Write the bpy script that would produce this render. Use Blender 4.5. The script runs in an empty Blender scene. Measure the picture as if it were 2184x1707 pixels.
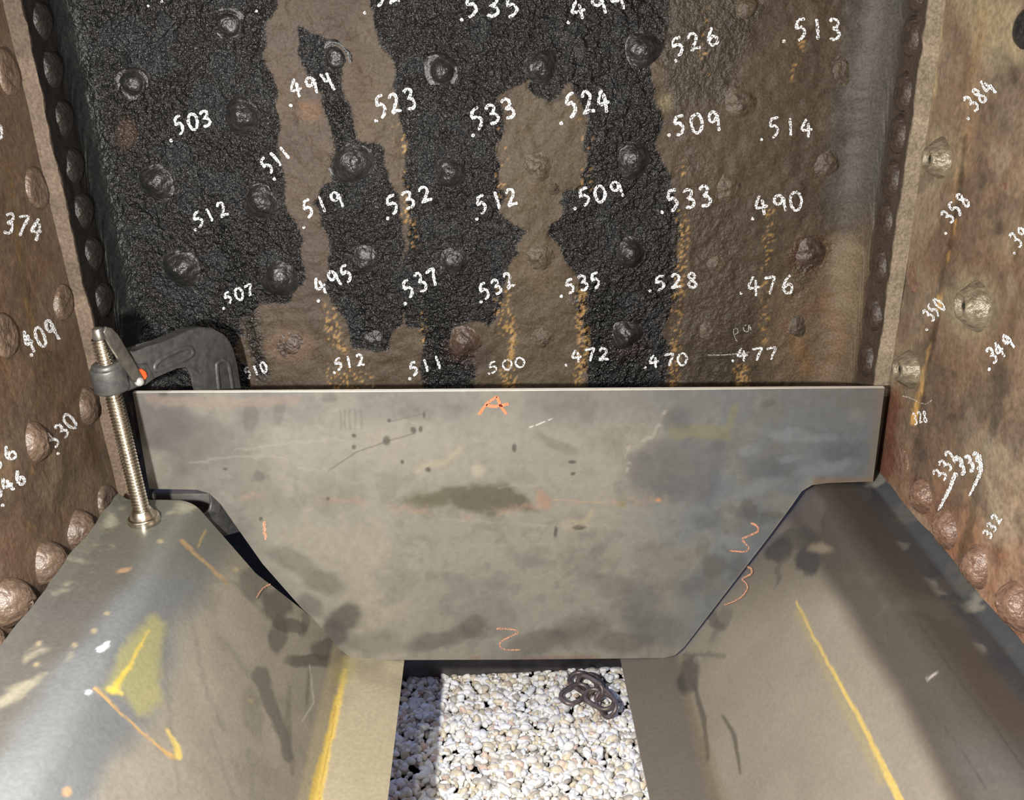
import bpy, bmesh, math, random
import numpy as np
from mathutils import Vector, Matrix
PI = math.pi
scene = bpy.context.scene
COL = scene.collection

# ------------------------------------------------------------------ camera
IW, IH, F = 2184.0, 1707.0, 2100.0
PITCH = math.atan(853.5 / F)
YAW = math.atan(62.0 * math.cos(PITCH) / F)
CAMP = np.array([0.0, 0.0, 1.30])
fw = np.array([math.sin(YAW) * math.cos(PITCH), math.cos(YAW) * math.cos(PITCH), -math.sin(PITCH)])
rt = np.array([math.cos(YAW), -math.sin(YAW), 0.0])
up = np.cross(rt, fw)
cam_d = bpy.data.cameras.new('camera')
cam_d.sensor_width = 36.0
cam_d.lens = F / IW * 36.0
cam_d.clip_start = 0.01
cam = bpy.data.objects.new('camera', cam_d)
COL.objects.link(cam)
cam.matrix_world = Matrix(((rt[0], up[0], -fw[0], CAMP[0]), (rt[1], up[1], -fw[1], CAMP[1]), (rt[2], up[2], -fw[2], CAMP[2]), (0, 0, 0, 1)))
scene.camera = cam

# ------------------------------------------------------------------ world, lamps, exposure
world = bpy.data.worlds.new('world')
scene.world = world
world.use_nodes = True
bgn = world.node_tree.nodes['Background']
bgn.inputs[0].default_value = (0.50, 0.60, 1.0, 1)
bgn.inputs[1].default_value = 0.60
scene.view_settings.view_transform = 'Standard'
scene.view_settings.look = 'None'
scene.view_settings.exposure = 0.12
scene.view_settings.gamma = 1.0
scene.view_settings.use_curve_mapping = False


def lamp(name, loc, power, col, radius):
    ld = bpy.data.lights.new(name, 'POINT')
    ld.energy = power
    ld.color = col
    ld.shadow_soft_size = radius
    lo = bpy.data.objects.new(name, ld)
    lo.location = loc
    COL.objects.link(lo)
    return lo


lamp('work_lamp', (-0.25, 0.30, 1.14), 56.0, (1.0, 0.96, 0.90), 0.012)
lamp('hanging_lamp', (-0.16, 0.60, 1.44), 8.0, (1.0, 0.97, 0.93), 0.012)


# ------------------------------------------------------------------ pixel <-> world
def rays(px, py):
    px = np.asarray(px, float); py = np.asarray(py, float)
    d = fw + rt * ((px[..., None] - IW / 2) / F) - up * ((py[..., None] - IH / 2) / F)
    return d


def onplane(px, py, p0, n):
    d = rays(px, py)
    p0 = np.asarray(p0, float); n = np.asarray(n, float)
    t = ((p0 - CAMP) @ n) / (d @ n)
    return CAMP + d * t[..., None]


def aty(px, py, Y):
    d = rays(px, py)
    t = (np.asarray(Y, float) - CAMP[1]) / d[..., 1]
    return CAMP + d * t[..., None]


def topix(P):
    v = P - CAMP
    z = np.maximum(v @ fw, 0.05)
    return IW / 2 + F * (v @ rt) / z, IH / 2 - F * (v @ up) / z


# ------------------------------------------------------------------ noise
_rng = np.random.RandomState(7)
_T = _rng.rand(256, 256)


def vn(x, y, seed=0):
    x = np.asarray(x, float) + seed * 17.31; y = np.asarray(y, float) + seed * 9.73
    xi = np.floor(x).astype(int); yi = np.floor(y).astype(int)
    fx = x - xi; fy = y - yi
    fx = fx * fx * (3 - 2 * fx); fy = fy * fy * (3 - 2 * fy)
    a = _T[xi & 255, yi & 255]; b = _T[(xi + 1) & 255, yi & 255]
    c = _T[xi & 255, (yi + 1) & 255]; d = _T[(xi + 1) & 255, (yi + 1) & 255]
    return (a * (1 - fx) + b * fx) * (1 - fy) + (c * (1 - fx) + d * fx) * fy


def fbm(x, y, o=4, seed=0):
    s = 0; a = 0.5; t = 0
    for i in range(o):
        s = s + a * vn(x * 2 ** i, y * 2 ** i, seed + i * 3); t += a; a *= 0.5
    return s / t


# ------------------------------------------------------------------ stains and painted light (per vertex, in the surface's own layout)
def sstep(e0, e1, x):
    t = np.clip((x - e0) / (e1 - e0), 0, 1)
    return t * t * (3 - 2 * t)


class Paint:
    def __init__(self, px, py, wu, wv, base):
        self.px = px; self.py = py; self.u = wu; self.v = wv
        self.col = np.ones((len(px), 3)) * np.array(base)
        self.rough = np.full(len(px), 0.5)
        self.bump = np.full(len(px), 0.3)
        self.n = {}

    def noise(self, fr, seed=0, o=4):
        k = (fr, seed, o)
        if k not in self.n:
            self.n[k] = fbm(self.u * fr, self.v * fr, o, seed)
        return self.n[k]

    def warp(self, amp, fr=60, seed=1):
        return self.px + (self.noise(fr, seed) - .5) * 2 * amp, self.py + (self.noise(fr, seed + 5) - .5) * 2 * amp

    def poly(self, pts, soft=4, amp=14, fr=60, seed=1):
        x, y = self.warp(amp, fr, seed)
        P = np.array(pts, float)
        lo = P.min(0) - soft * 2 - 5; hi = P.max(0) + soft * 2 + 5
        m = np.zeros(len(x))
        idx = np.nonzero((x > lo[0]) & (x < hi[0]) & (y > lo[1]) & (y < hi[1]))[0]
        if len(idx) == 0: return m
        X = x[idx]; Y = y[idx]
        dmin = np.full(len(idx), 1e9); ins = np.zeros(len(idx), bool)
        for i in range(len(P)):
            a = P[i]; b = P[(i + 1) % len(P)]
            e = b - a; L = max(e @ e, 1e-9)
            t = np.clip(((X - a[0]) * e[0] + (Y - a[1]) * e[1]) / L, 0, 1)
            d = np.hypot(X - a[0] - t * e[0], Y - a[1] - t * e[1])
            dmin = np.minimum(dmin, d)
            c = ((a[1] > Y) != (b[1] > Y))
            with np.errstate(divide='ignore', invalid='ignore'):
                xc = a[0] + (Y - a[1]) * e[0] / (e[1] if abs(e[1]) > 1e-9 else 1e-9)
            ins ^= c & (X < xc)
        sd = np.where(ins, dmin, -dmin)
        m[idx] = sstep(-soft, soft, sd)
        return m

    def ell(self, cx, cy, rx, ry, ang=0, soft=.3, amp=6, fr=60, seed=2):
        x, y = self.warp(amp, fr, seed)
        a = math.radians(ang); X = x - cx; Y = y - cy
        u = (X * math.cos(a) + Y * math.sin(a)) / rx; v = (-X * math.sin(a) + Y * math.cos(a)) / ry
        return 1 - sstep(1 - soft, 1 + soft, np.hypot(u, v))

    def line(self, pts, w, soft=2, amp=2, fr=90, seed=3):
        x, y = self.warp(amp, fr, seed)
        d = np.full(len(x), 1e9)
        n = len(pts) - 1
        ws = w if isinstance(w, (list, tuple)) else [w] * (n + 1)
        for i in range(n):
            a = np.array(pts[i], float); e = np.array(pts[i + 1], float) - a
            t = np.clip(((x - a[0]) * e[0] + (y - a[1]) * e[1]) / max(e @ e, 1e-9), 0, 1)
            dd = np.hypot(x - a[0] - t * e[0], y - a[1] - t * e[1]) - (ws[i] * (1 - t) + ws[i + 1] * t) / 2
            d = np.minimum(d, dd)
        return 1 - sstep(-soft, soft, d)

    def mix(self, m, c, k=1.0, rough=None, bump=None):
        m = np.clip(m * k, 0, 1)
        self.col = self.col * (1 - m[:, None]) + np.array(c) * m[:, None]
        if rough is not None: self.rough = self.rough * (1 - m) + rough * m
        if bump is not None: self.bump = self.bump * (1 - m) + bump * m

    def mul(self, f):
        self.col = self.col * f[:, None]


# ------------------------------------------------------------------ materials
def new_mat(name):
    m = bpy.data.materials.new(name)
    m.use_nodes = True
    nt = m.node_tree
    b = nt.nodes['Principled BSDF']
    return m, nt, b


def surf_mat(name, metallic, bscale, bstr, bdist=0.002, fine=(0.85, 1.15), spec=0.5, det=6):
    """colour, roughness and pitting come from the surface's own painted tone attributes; grain from noise"""
    m, nt, b = new_mat(name)
    N = nt.nodes; L = nt.links
    a = N.new('ShaderNodeAttribute'); a.attribute_name = 'PaintedTone'
    p = N.new('ShaderNodeAttribute'); p.attribute_name = 'Prop'
    sp = N.new('ShaderNodeSeparateColor'); L.new(p.outputs['Color'], sp.inputs[0])
    tc = N.new('ShaderNodeTexCoord')
    n1 = N.new('ShaderNodeTexNoise'); n1.inputs['Scale'].default_value = bscale; n1.inputs['Detail'].default_value = det
    n1.inputs['Roughness'].default_value = 0.62
    L.new(tc.outputs['Object'], n1.inputs['Vector'])
    n2 = N.new('ShaderNodeTexNoise'); n2.inputs['Scale'].default_value = bscale * 3.1; n2.inputs['Detail'].default_value = 5
    L.new(tc.outputs['Object'], n2.inputs['Vector'])
    mr = N.new('ShaderNodeMapRange'); mr.inputs[1].default_value = .3; mr.inputs[2].default_value = .7
    mr.inputs[3].default_value = fine[0]; mr.inputs[4].default_value = fine[1]
    L.new(n2.outputs['Fac'], mr.inputs[0])
    mx = N.new('ShaderNodeMix'); mx.data_type = 'RGBA'; mx.blend_type = 'MULTIPLY'; mx.inputs[0].default_value = 1
    cc = N.new('ShaderNodeCombineColor')
    for i in range(3): L.new(mr.outputs[0], cc.inputs[i])
    L.new(a.outputs['Color'], mx.inputs[6]); L.new(cc.outputs[0], mx.inputs[7])
    L.new(mx.outputs[2], b.inputs['Base Color'])
    rr = N.new('ShaderNodeMath'); rr.operation = 'MULTIPLY_ADD'; rr.inputs[1].default_value = .06
    L.new(n2.outputs['Fac'], rr.inputs[0])
    r2 = N.new('ShaderNodeMath'); r2.operation = 'SUBTRACT'; r2.inputs[1].default_value = .03
    L.new(sp.outputs[0], r2.inputs[0]); L.new(r2.outputs[0], rr.inputs[2]); L.new(rr.outputs[0], b.inputs['Roughness'])
    bp = N.new('ShaderNodeBump'); bp.inputs['Distance'].default_value = bdist
    ms = N.new('ShaderNodeMath'); ms.operation = 'MULTIPLY'; ms.inputs[1].default_value = bstr
    L.new(sp.outputs[1], ms.inputs[0]); L.new(ms.outputs[0], bp.inputs['Strength'])
    L.new(n1.outputs['Fac'], bp.inputs['Height']); L.new(bp.outputs[0], b.inputs['Normal'])
    b.inputs['Metallic'].default_value = metallic
    ss = N.new('ShaderNodeMath'); ss.operation = 'MULTIPLY_ADD'; ss.inputs[1].default_value = spec * .6; ss.inputs[2].default_value = spec * .4
    L.new(sp.outputs[1], ss.inputs[0]); L.new(ss.outputs[0], b.inputs['Specular IOR Level'])
    return m


def noise_mat(name, c1, c2, rough=.5, metallic=0, scale=60, bstr=.4, bdist=.001, spec=.5):
    m, nt, b = new_mat(name)
    N = nt.nodes; L = nt.links
    tc = N.new('ShaderNodeTexCoord')
    n1 = N.new('ShaderNodeTexNoise'); n1.inputs['Scale'].default_value = scale; n1.inputs['Detail'].default_value = 6
    L.new(tc.outputs['Object'], n1.inputs['Vector'])
    cr = N.new('ShaderNodeValToRGB')
    cr.color_ramp.elements[0].position = .35; cr.color_ramp.elements[1].position = .65
    cr.color_ramp.elements[0].color = (*c1, 1); cr.color_ramp.elements[1].color = (*c2, 1)
    L.new(n1.outputs['Fac'], cr.inputs[0]); L.new(cr.outputs[0], b.inputs['Base Color'])
    bp = N.new('ShaderNodeBump'); bp.inputs['Strength'].default_value = bstr; bp.inputs['Distance'].default_value = bdist
    L.new(n1.outputs['Fac'], bp.inputs['Height']); L.new(bp.outputs[0], b.inputs['Normal'])
    b.inputs['Roughness'].default_value = rough; b.inputs['Metallic'].default_value = metallic
    b.inputs['Specular IOR Level'].default_value = spec
    return m


def chalk_mat(name, col, cover=.42, scale=900):
    m, nt, b = new_mat(name)
    N = nt.nodes; L = nt.links
    tc = N.new('ShaderNodeTexCoord')
    n1 = N.new('ShaderNodeTexNoise'); n1.inputs['Scale'].default_value = scale; n1.inputs['Detail'].default_value = 3
    L.new(tc.outputs['Object'], n1.inputs['Vector'])
    cr = N.new('ShaderNodeValToRGB'); cr.color_ramp.elements[0].position = cover - .05; cr.color_ramp.elements[1].position = cover + .08
    L.new(n1.outputs['Fac'], cr.inputs[0]); L.new(cr.outputs[0], b.inputs['Alpha'])
    b.inputs['Base Color'].default_value = (*col, 1)
    b.inputs['Roughness'].default_value = .9
    return m


# ------------------------------------------------------------------ object helpers
NOFLIP = ('chalk_number', 'chalk_line', 'chalk_dot', 'crayon_mark', 'crayon_letter', 'gravel')


def mesh_obj(name, verts, faces, mat, parent=None, smooth=True, sharp=None):
    me = bpy.data.meshes.new(name)
    verts = np.asarray(verts, float)
    if len(verts) > 8 and name not in NOFLIP:      # outward faces: signed volume must be positive
        if isinstance(faces, np.ndarray): A_ = faces
        else: A_ = np.array([f[:4] if len(f) >= 4 else (f[0], f[1], f[2], f[2]) for f in faces])
        c0 = verts.mean(0); a = verts[A_[:, 0]] - c0; b = verts[A_[:, 1]] - c0; c = verts[A_[:, 2]] - c0; d = verts[A_[:, -1]] - c0
        vol = (np.einsum('ij,ij->i', a, np.cross(b, c)) + np.einsum('ij,ij->i', a, np.cross(c, d))).sum()
        if vol < 0:
            faces = np.ascontiguousarray(faces[:, ::-1]) if isinstance(faces, np.ndarray) else [tuple(f[::-1]) for f in faces]
    if isinstance(faces, np.ndarray):
        n, k = faces.shape
        me.vertices.add(len(verts)); me.vertices.foreach_set('co', verts.ravel())
        me.loops.add(n * k); me.loops.foreach_set('vertex_index', faces.ravel().astype(np.int32))
        me.polygons.add(n); me.polygons.foreach_set('loop_start', np.arange(0, n * k, k, dtype=np.int32))
        me.update(calc_edges=True); me.validate()
    else:
        me.from_pydata([tuple(v) for v in verts], [], faces); me.update()
    if smooth:
        me.polygons.foreach_set('use_smooth', np.ones(len(me.polygons), bool))
        if sharp: me.set_sharp_from_angle(angle=math.radians(sharp))
    if mat: me.materials.append(mat)
    o = bpy.data.objects.new(name, me)
    COL.objects.link(o)
    if parent: o.parent = parent
    return o


def bm_obj(name, bm, mat, parent=None, sharp=35, smooth=True):
    me = bpy.data.meshes.new(name)
    bmesh.ops.recalc_face_normals(bm, faces=bm.faces[:])
    bm.to_mesh(me); bm.free()
    if smooth:
        me.polygons.foreach_set('use_smooth', np.ones(len(me.polygons), bool)); me.set_sharp_from_angle(angle=math.radians(sharp))
    me.materials.append(mat)
    o = bpy.data.objects.new(name, me); COL.objects.link(o)
    if parent: o.parent = parent
    return o


def tag(o, label, cat=None, group=None, kind=None):
    o['label'] = label
    if cat: o['category'] = cat
    if group: o['group'] = group
    if kind: o['kind'] = kind
    return o


def empty(name, loc):
    o = bpy.data.objects.new(name, None); o.empty_display_size = .03
    COL.objects.link(o); o.location = loc
    return o


def set_attr(me, P, nv):
    c = np.ones((nv, 4)); n = len(P.col)
    reps = nv // n
    c[:, :3] = np.tile(np.clip(P.col, 0, 1), (reps, 1))
    at = me.attributes.new('PaintedTone', 'FLOAT_COLOR', 'POINT'); at.data.foreach_set('color', c.ravel())
    d = np.ones((nv, 4)); d[:, 0] = np.tile(P.rough, reps); d[:, 1] = np.tile(P.bump, reps)
    at = me.attributes.new('Prop', 'FLOAT_COLOR', 'POINT'); at.data.foreach_set('color', d.ravel())


def shell(name, G, back, mat, paint, parent=None):
    """closed sheet: G front grid (nu,nv,3), back grid the same shape; paint holds the front's stains"""
    nu, nv = G.shape[:2]
    V = np.concatenate([G.reshape(-1, 3), back.reshape(-1, 3)])
    I = np.arange(nu * nv).reshape(nu, nv)
    q = np.stack([I[:-1, :-1], I[1:, :-1], I[1:, 1:], I[:-1, 1:]], -1).reshape(-1, 4)
    J = I + nu * nv
    qb = np.stack([J[:-1, :-1], J[:-1, 1:], J[1:, 1:], J[1:, :-1]], -1).reshape(-1, 4)
    ring = np.concatenate([I[:, 0], I[-1, 1:], I[-2::-1, -1], I[0, -2:0:-1]])
    r2 = np.roll(ring, -1)
    qs = np.stack([ring, r2 , r2 + nu * nv, ring + nu * nv], -1)[:, ::-1]
    o = mesh_obj(name, V, np.concatenate([q, qb, qs]), mat, parent, True, 50)
    set_attr(o.data, paint, len(V))
    return o


# ================================================================== LAYOUT
YP = 1.10      # plate
YF = 1.125     # end of the back sheet's flanges
YB = 1.235     # back sheet
VPX = 1030.0
# flange inner faces at YF (two points each give a gently leaning line)
fl0 = aty(42, 0, YF); fl1 = aty(278, 1040, YF)
fr0 = aty(1984, 0, YF); fr1 = aty(1834, 1040, YF)


def xl(z): return fl0[0] + (fl1[0] - fl0[0]) * (z - fl0[2]) / (fl1[2] - fl0[2])
def xr(z): return fr0[0] + (fr1[0] - fr0[0]) * (z - fr0[2]) / (fr1[2] - fr0[2])


TF = 0.018
WLn = np.array([1.0, 0, -(fl1[0] - fl0[0]) / (fl1[2] - fl0[2])]); WLn /= np.linalg.norm(WLn)
WRn = np.array([-1.0, 0, (fr1[0] - fr0[0]) / (fr1[2] - fr0[2])]); WRn /= np.linalg.norm(WRn)
WLp = fl0 + np.array([-TF, 0, 0]); WRp = fr0 + np.array([TF, 0, 0])


# ================================================================== BACK WALL
BOLTS = [  # px, py, radius px, height factor, kind
    (487, 52, 34, .5, 'ring'), (283, 178, 32, .7, 'ring'), (517, 248, 33, .75, 'dome'), (335, 388, 29, .8, 'dome'), (557, 432, 31, .7, 'dome'),
    (388, 572, 33, .8, 'dome'), (598, 594, 36, .65, 'dome'), (716, 124, 31, .5, 'ring'), (942, 152, 33, .8, 'ring'), (1153, 142, 30, .8, 'dome'),
    (1372, 107, 31, .7, 'dome'), (752, 348, 38, .6, 'dome'), (960, 368, 31, .85, 'dome'), (1147, 358, 27, .45, 'dome'), (1352, 342, 32, .7, 'dome'),
    (1343, 542, 28, .95, 'dome'), (780, 552, 28, .5, 'dome'), (970, 555, 27, .6, 'dome'), (1150, 548, 26, .5, 'dome'), (622, 739, 30, .22, 'ring'),
    (800, 723, 24, .3, 'dome'), (990, 728, 30, .7, 'dome'), (1157, 723, 21, .4, 'dome'), (1337, 712, 32, .75, 'dome'), (1512, 709, 26, .35, 'dome'),
    (1530, 564, 24, .35, 'dome'), (1553, 402, 29, .35, 'dome'), (1578, 219, 30, .45, 'dome'), (1592, 17, 33, .45, 'ring'), (1795, 150, 30, .16, 'ring'),
    (1765, 350, 27, .3, 'dome'), (1727, 536, 32, .45, 'dome'), (1239, 112, 13, .5, 'nub'), (1181, 402, 13, .9, 'nub'), (1700, 700, 24, .3, 'dome')]


def hb(x, z):
    """relief of the back sheet, metres towards the camera"""
    h = (fbm(x * 14, z * 14, 3, 11) - .5) * .006
    h = h + (fbm(x * 75, z * 75, 4, 21) - .5) * .0050
    return h


zs = np.arange(0.765, 1.47, 0.0026)
zf = 1.47 - (1.47 - zs) * (1.47 - .60) / (1.47 - .765)
r = 0.045
# plan path of the back sheet: left flange, bend, flat, bend, right flange, in the unit s, filled per height
nfl, nbd, nft = 14, 12, 330
rows = []
nrm = []
for z, z2 in zip(zs, zf):
    a = xl(z); b = xr(z)
    p = []; n = []
    for t in np.linspace(0, 1, nfl, endpoint=False): p.append((a, YF + (YB - r - YF) * t)); n.append((1, 0))
    for t in np.linspace(0, PI / 2, nbd, endpoint=False): p.append((a + r - r * math.cos(t), YB - r + r * math.sin(t))); n.append((math.cos(t), -math.sin(t)))
    for t in np.linspace(0, 1, nft, endpoint=False): p.append((a + r + (b - a - 2 * r) * t, YB)); n.append((0, -1))
    for t in np.linspace(PI / 2, 0, nbd, endpoint=False): p.append((b - r + r * math.cos(t), YB - r + r * math.sin(t))); n.append((-math.cos(t), -math.sin(t)))
    for t in np.linspace(1, 0, nfl): p.append((b, YF + (YB - r - YF) * t)); n.append((-1, 0))
    zz = [z + (z2 - z) * float(sstep(YB - r * .6, YB - r, y)) for x, y in p]
    p = [((x, y) if abs(w - z) < 1e-9 else (x + ((xl(w) - xl(z)) if x < 0 else (xr(w) - xr(z))) * ((w - z) / (z2 - z)), y)) for (x, y), w in zip(p, zz)]
    rows.append([(x, y, w) for (x, y), w in zip(p, zz)]); nrm.append([(x, y, 0) for x, y in n])
G = np.array(rows).transpose(1, 0, 2); Nn = np.array(nrm, float).transpose(1, 0, 2)
H = hb(G[..., 0] + (G[..., 1] - YB), G[..., 2])
G0 = G.copy()
G = G + Nn * H[..., None]
px, py = topix(G0.reshape(-1, 3))
uu = (G0[..., 0] + (G0[..., 1] - YB) * np.sign(G0[..., 0])).ravel(); vv = G0[..., 2].ravel()
P = Paint(px, py, uu, vv, (.060, .045, .031))
P.rough[:] = .60; P.bump[:] = .22
P.mul(.70 + .6 * P.noise(22, 3))
P.mix(sstep(.5, .75, P.noise(9, 14)) , (.085, .062, .038), .7)
P.mix(sstep(.55, .8, P.noise(16, 15)), (.045, .030, .022), .7)
P.mix(P.poly([(560, 40), (720, 60), (740, 200), (700, 330), (660, 430), (690, 560), (700, 680), (640, 690), (600, 300)], 30, 20), (.062, .046, .037), .6)
P.mix(P.poly([(1090, 200), (1240, 200), (1250, 400), (1180, 540), (1230, 640), (1240, 850), (1030, 850), (1080, 700), (1100, 560), (1060, 440), (1080, 300)], 25, 20), (.072, .056, .036), .6)
PATCH = [
    [(-200, -150), (640, -150), (575, 40), (557, 110), (580, 150), (590, 230), (598, 330), (612, 400), (622, 460), (650, 520), (652, 585), (622, 640), (560, 640), (520, 680), (505, 740), (530, 800), (540, 900), (0, 900)],
    [(640, 60), (715, 90), (735, 200), (760, 290), (810, 315), (840, 390), (852, 430), (872, 520), (850, 560), (872, 640), (850, 690), (830, 700), (830, 740), (780, 750), (742, 735), (735, 690), (700, 640), (695, 590), (710, 540), (680, 480), (668, 430), (700, 390), (715, 330), (690, 210), (640, 120)],
    [(760, -150), (1210, -150), (1210, 120), (1130, 170), (1060, 205), (1080, 260), (1055, 330), (1080, 420), (1060, 460), (1125, 490), (1095, 545), (1080, 570), (1070, 620), (1068, 670), (1040, 692), (1000, 690), (960, 700), (1022, 730), (1010, 780), (1012, 900), (895, 900), (900, 700), (860, 690), (850, 560), (880, 520), (870, 440), (858, 300), (840, 150), (800, 40)],
    [(1190, -150), (1440, -150), (1420, 110), (1385, 140), (1390, 200), (1415, 260), (1400, 310), (1405, 350), (1430, 370), (1452, 460), (1447, 560), (1442, 650), (1415, 710), (1432, 770), (1405, 900), (1240, 900), (1250, 780), (1250, 700), (1255, 640), (1215, 570), (1190, 510), (1168, 500), (1195, 460), (1200, 420), (1240, 400), (1252, 330), (1245, 250), (1222, 180), (1165, 215), (1130, 190), (1150, 100)]]
M = np.zeros(len(px))
for q in PATCH: M = np.maximum(M, P.poly(q, 3, 16, 45, 4))
P.mix(M, (.0085, .0085, .0088), .97, .32, 1.0)
P.mix(M * sstep(.5, .7, P.noise(30, 33)), (.019, .020, .022), .6)
P.mix(P.poly([(1180, 110), (1205, 215), (1165, 225), (1135, 190)], 5, 6), (.02, .018, .016), .6)
# wet, glossier runs inside the scale
for q, w in (([(925, 640), (950, 760), (960, 860)], 60), ([(1270, 640), (1300, 760), (1330, 860)], 90), ([(470, 480), (520, 620), (560, 800)], 28), ([(728, 230), (722, 330), (735, 420)], 22), ([(780, 590), (775, 690), (790, 720)], 16)):
    P.mix(P.line(q, w, 14, 10), (.007, .007, .007), .85, .22, 1)
# top of right half: rougher brown scale
P.mix(P.poly([(1400, -100), (1660, -100), (1600, 80), (1560, 210), (1430, 240), (1400, 120)], 30, 25), (.028, .024, .019), .55, .42, .85)
P.mix(P.poly([(1440, 230), (1560, 420), (1620, 640), (1560, 860), (1430, 860), (1460, 500)], 40, 25), (.045, .033, .024), .7, .5, .5)
# rust and tan low right
P.mix(P.ell(1725, 545, 48, 40, -30, .35, 12), (.055, .023, .014), .8, .3, .7)
P.mix(P.line([(1715, 575), (1705, 640), (1690, 720)], [34, 26, 40], 12, 12), (.02, .014, .011), .75, .28, 1)
P.mix(P.poly([(1640, 640), (1750, 560), (1850, 480), (1880, 860), (1640, 860)], 50, 30), (.125, .090, .058), .75, .55, .2)
P.mix(P.poly([(1760, 520), (1840, 500), (1850, 700), (1780, 690)], 30, 25), (.17, .13, .08), .5)
P.mix(P.line([(1700, 720), (1720, 790)], 30, 14, 12), (.19, .105, .045), .5)
P.mix(P.line([(1760, 640), (1790, 720), (1760, 800)], 24, 14, 20), (.17, .10, .055), .5)
P.mix(P.line([(1680, 700), (1760, 640)], 30, 14, 12), (.10, .055, .03), .5)
P.mix(P.ell(622, 739, 52, 34, 0, .3, 8), (.12, .075, .05), .6)
P.mix(P.ell(660, 235, 22, 18, 0, .5, 10), (.14, .08, .045), .6)
P.mix(P.ell(270, 285, 22, 30, 20, .5, 10), (.09, .055, .035), .4)
P.mix(P.ell(1420, 220, 16, 18, 0, .5, 4), (.20, .17, .10), .5)
P.mix(P.ell(990, 745, 38, 30, 0, .4, 6), (.035, .020, .015), .8)
P.mix(P.ell(1337, 735, 45, 30, 0, .4, 6), (.022, .014, .012), .8)
# yellow-orange scale crumbs in vertical streaks
sp = vn(P.u * 380, P.v * 380, 9) * .6 + vn(P.u * 800, P.v * 800, 10) * .4
for q, w, k in (([(848, 268), (858, 318)], 22, .64), ([(862, 350), (868, 440)], 10, .74), ([(866, 455), (882, 520)], 24, .66), ([(1072, 280), (1066, 420)], 26, .74), ([(1240, 265), (1252, 300), (1250, 400)], 26, .70),
                ([(1240, 625), (1240, 690), (1246, 740), (1232, 810)], 24, .55), ([(1070, 630), (1080, 700)], 40, .66), ([(1098, 705), (1088, 770)], 14, .5), ([(1085, 800), (1085, 830)], 40, .6), ([(900, 670), (903, 735)], 14, .66),
                ([(1462, 480), (1450, 600), (1435, 830)], 24, .62), ([(1640, 450), (1635, 620), (1625, 720)], 22, .66), ([(1455, 350), (1452, 480)], 20, .74), ([(1712, 80), (1690, 165)], 14, .6), ([(1580, 790), (1585, 830)], 30, .55),
                ([(705, 660), (712, 720)], 30, .6), ([(720, 730), (735, 745)], 14, .5), ([(1500, 20), (1505, 160)], 22, .72), ([(740, 800), (760, 830)], 90, .72)):
    P.mix(P.line(q, w, 6, 4) * sstep(k - .05, k + .06, sp), (.40, .24, .085), .62, .5)
# smooth grey flange bend on the right, dull brown on its rivet land, left bend smooth black
gx = G0[..., 0].ravel(); gy = G0[..., 1].ravel()
bR = sstep(YB - .004, YB - .035, gy) * (gx > 0); fR = sstep(YB - r + .012, YB - r - .01, gy) * (gx > 0)
bR2 = np.clip(bR + .8 * sstep(-.018, 0.004, gx - (xr(vv) - r)) * (gx > 0) * (1 - bR), 0, 1) * sstep(620, 380, py)
P.mix(bR2 * sstep(560, 380, py), (.070, .069, .066), .75, .5, .12)
P.mix(fR, (.050, .036, .027), .9, .55, .2)
bL = sstep(YB - .0005, YB - .02, gy) * (gx < 0); fL = sstep(YB - r + .02, YB - r - .01, gy) * (gx < 0)
P.mix(bL, (.011, .012, .012), .9, .45, .15)
P.mix(fL, (.010, .008, .007), .9, .6, .15)  # left flange: shade of grazing light put into its colour
m_back = surf_mat('scaled_boiler_sheet', 0.0, 120, 1.0, .012, (.7, 1.3), .43, 2.8)
wb = shell('wall_back', G, G0 - Nn * TF, m_back, P)
# the cut edges of the two flanges face the camera
me = wb.data
at = me.attributes['PaintedTone']; ca = np.zeros(len(me.vertices) * 4); at.data.foreach_get('color', ca); ca = ca.reshape(-1, 4)
n0 = G.shape[0] * G.shape[1]; nv_ = G.shape[1]
for i0 in (0, G.shape[0] - 1):
    for off in (0, n0):
        sl = slice(off + i0 * nv_, off + (i0 + 1) * nv_)
        nz = fbm(np.arange(nv_) * .11, np.zeros(nv_) + i0, 4, 5)
        base = np.array((.125, .092, .068) if i0 == 0 else (.25, .205, .15))
        ca[sl, :3] = base * (.6 + .8 * nz[:, None]) * (np.linspace(1.25, .55, nv_)[:, None] if i0 == 0 else 1)
at.data.foreach_set('color', ca.ravel())
tag(wb, 'far riveted boiler sheet of black scale and brown rust, covered in chalk numbers', kind='structure')

# ---- bolt heads and rivets
m_bolt_b = noise_mat('black_scaled_bolt', (.009, .009, .009), (.018, .017, .016), .36, 0, 3.2, 1.0, .0035, .8)
m_bolt_r = noise_mat('brown_scaled_bolt', (.050, .038, .026), (.080, .061, .040), .5, 0, 3.2, 1.0, .0035, .5)
m_bolt_rust = noise_mat('rusty_bolt', (.035, .022, .016), (.08, .053, .037), .42, 0, 3.2, 1.0, .0035, .6)


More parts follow.
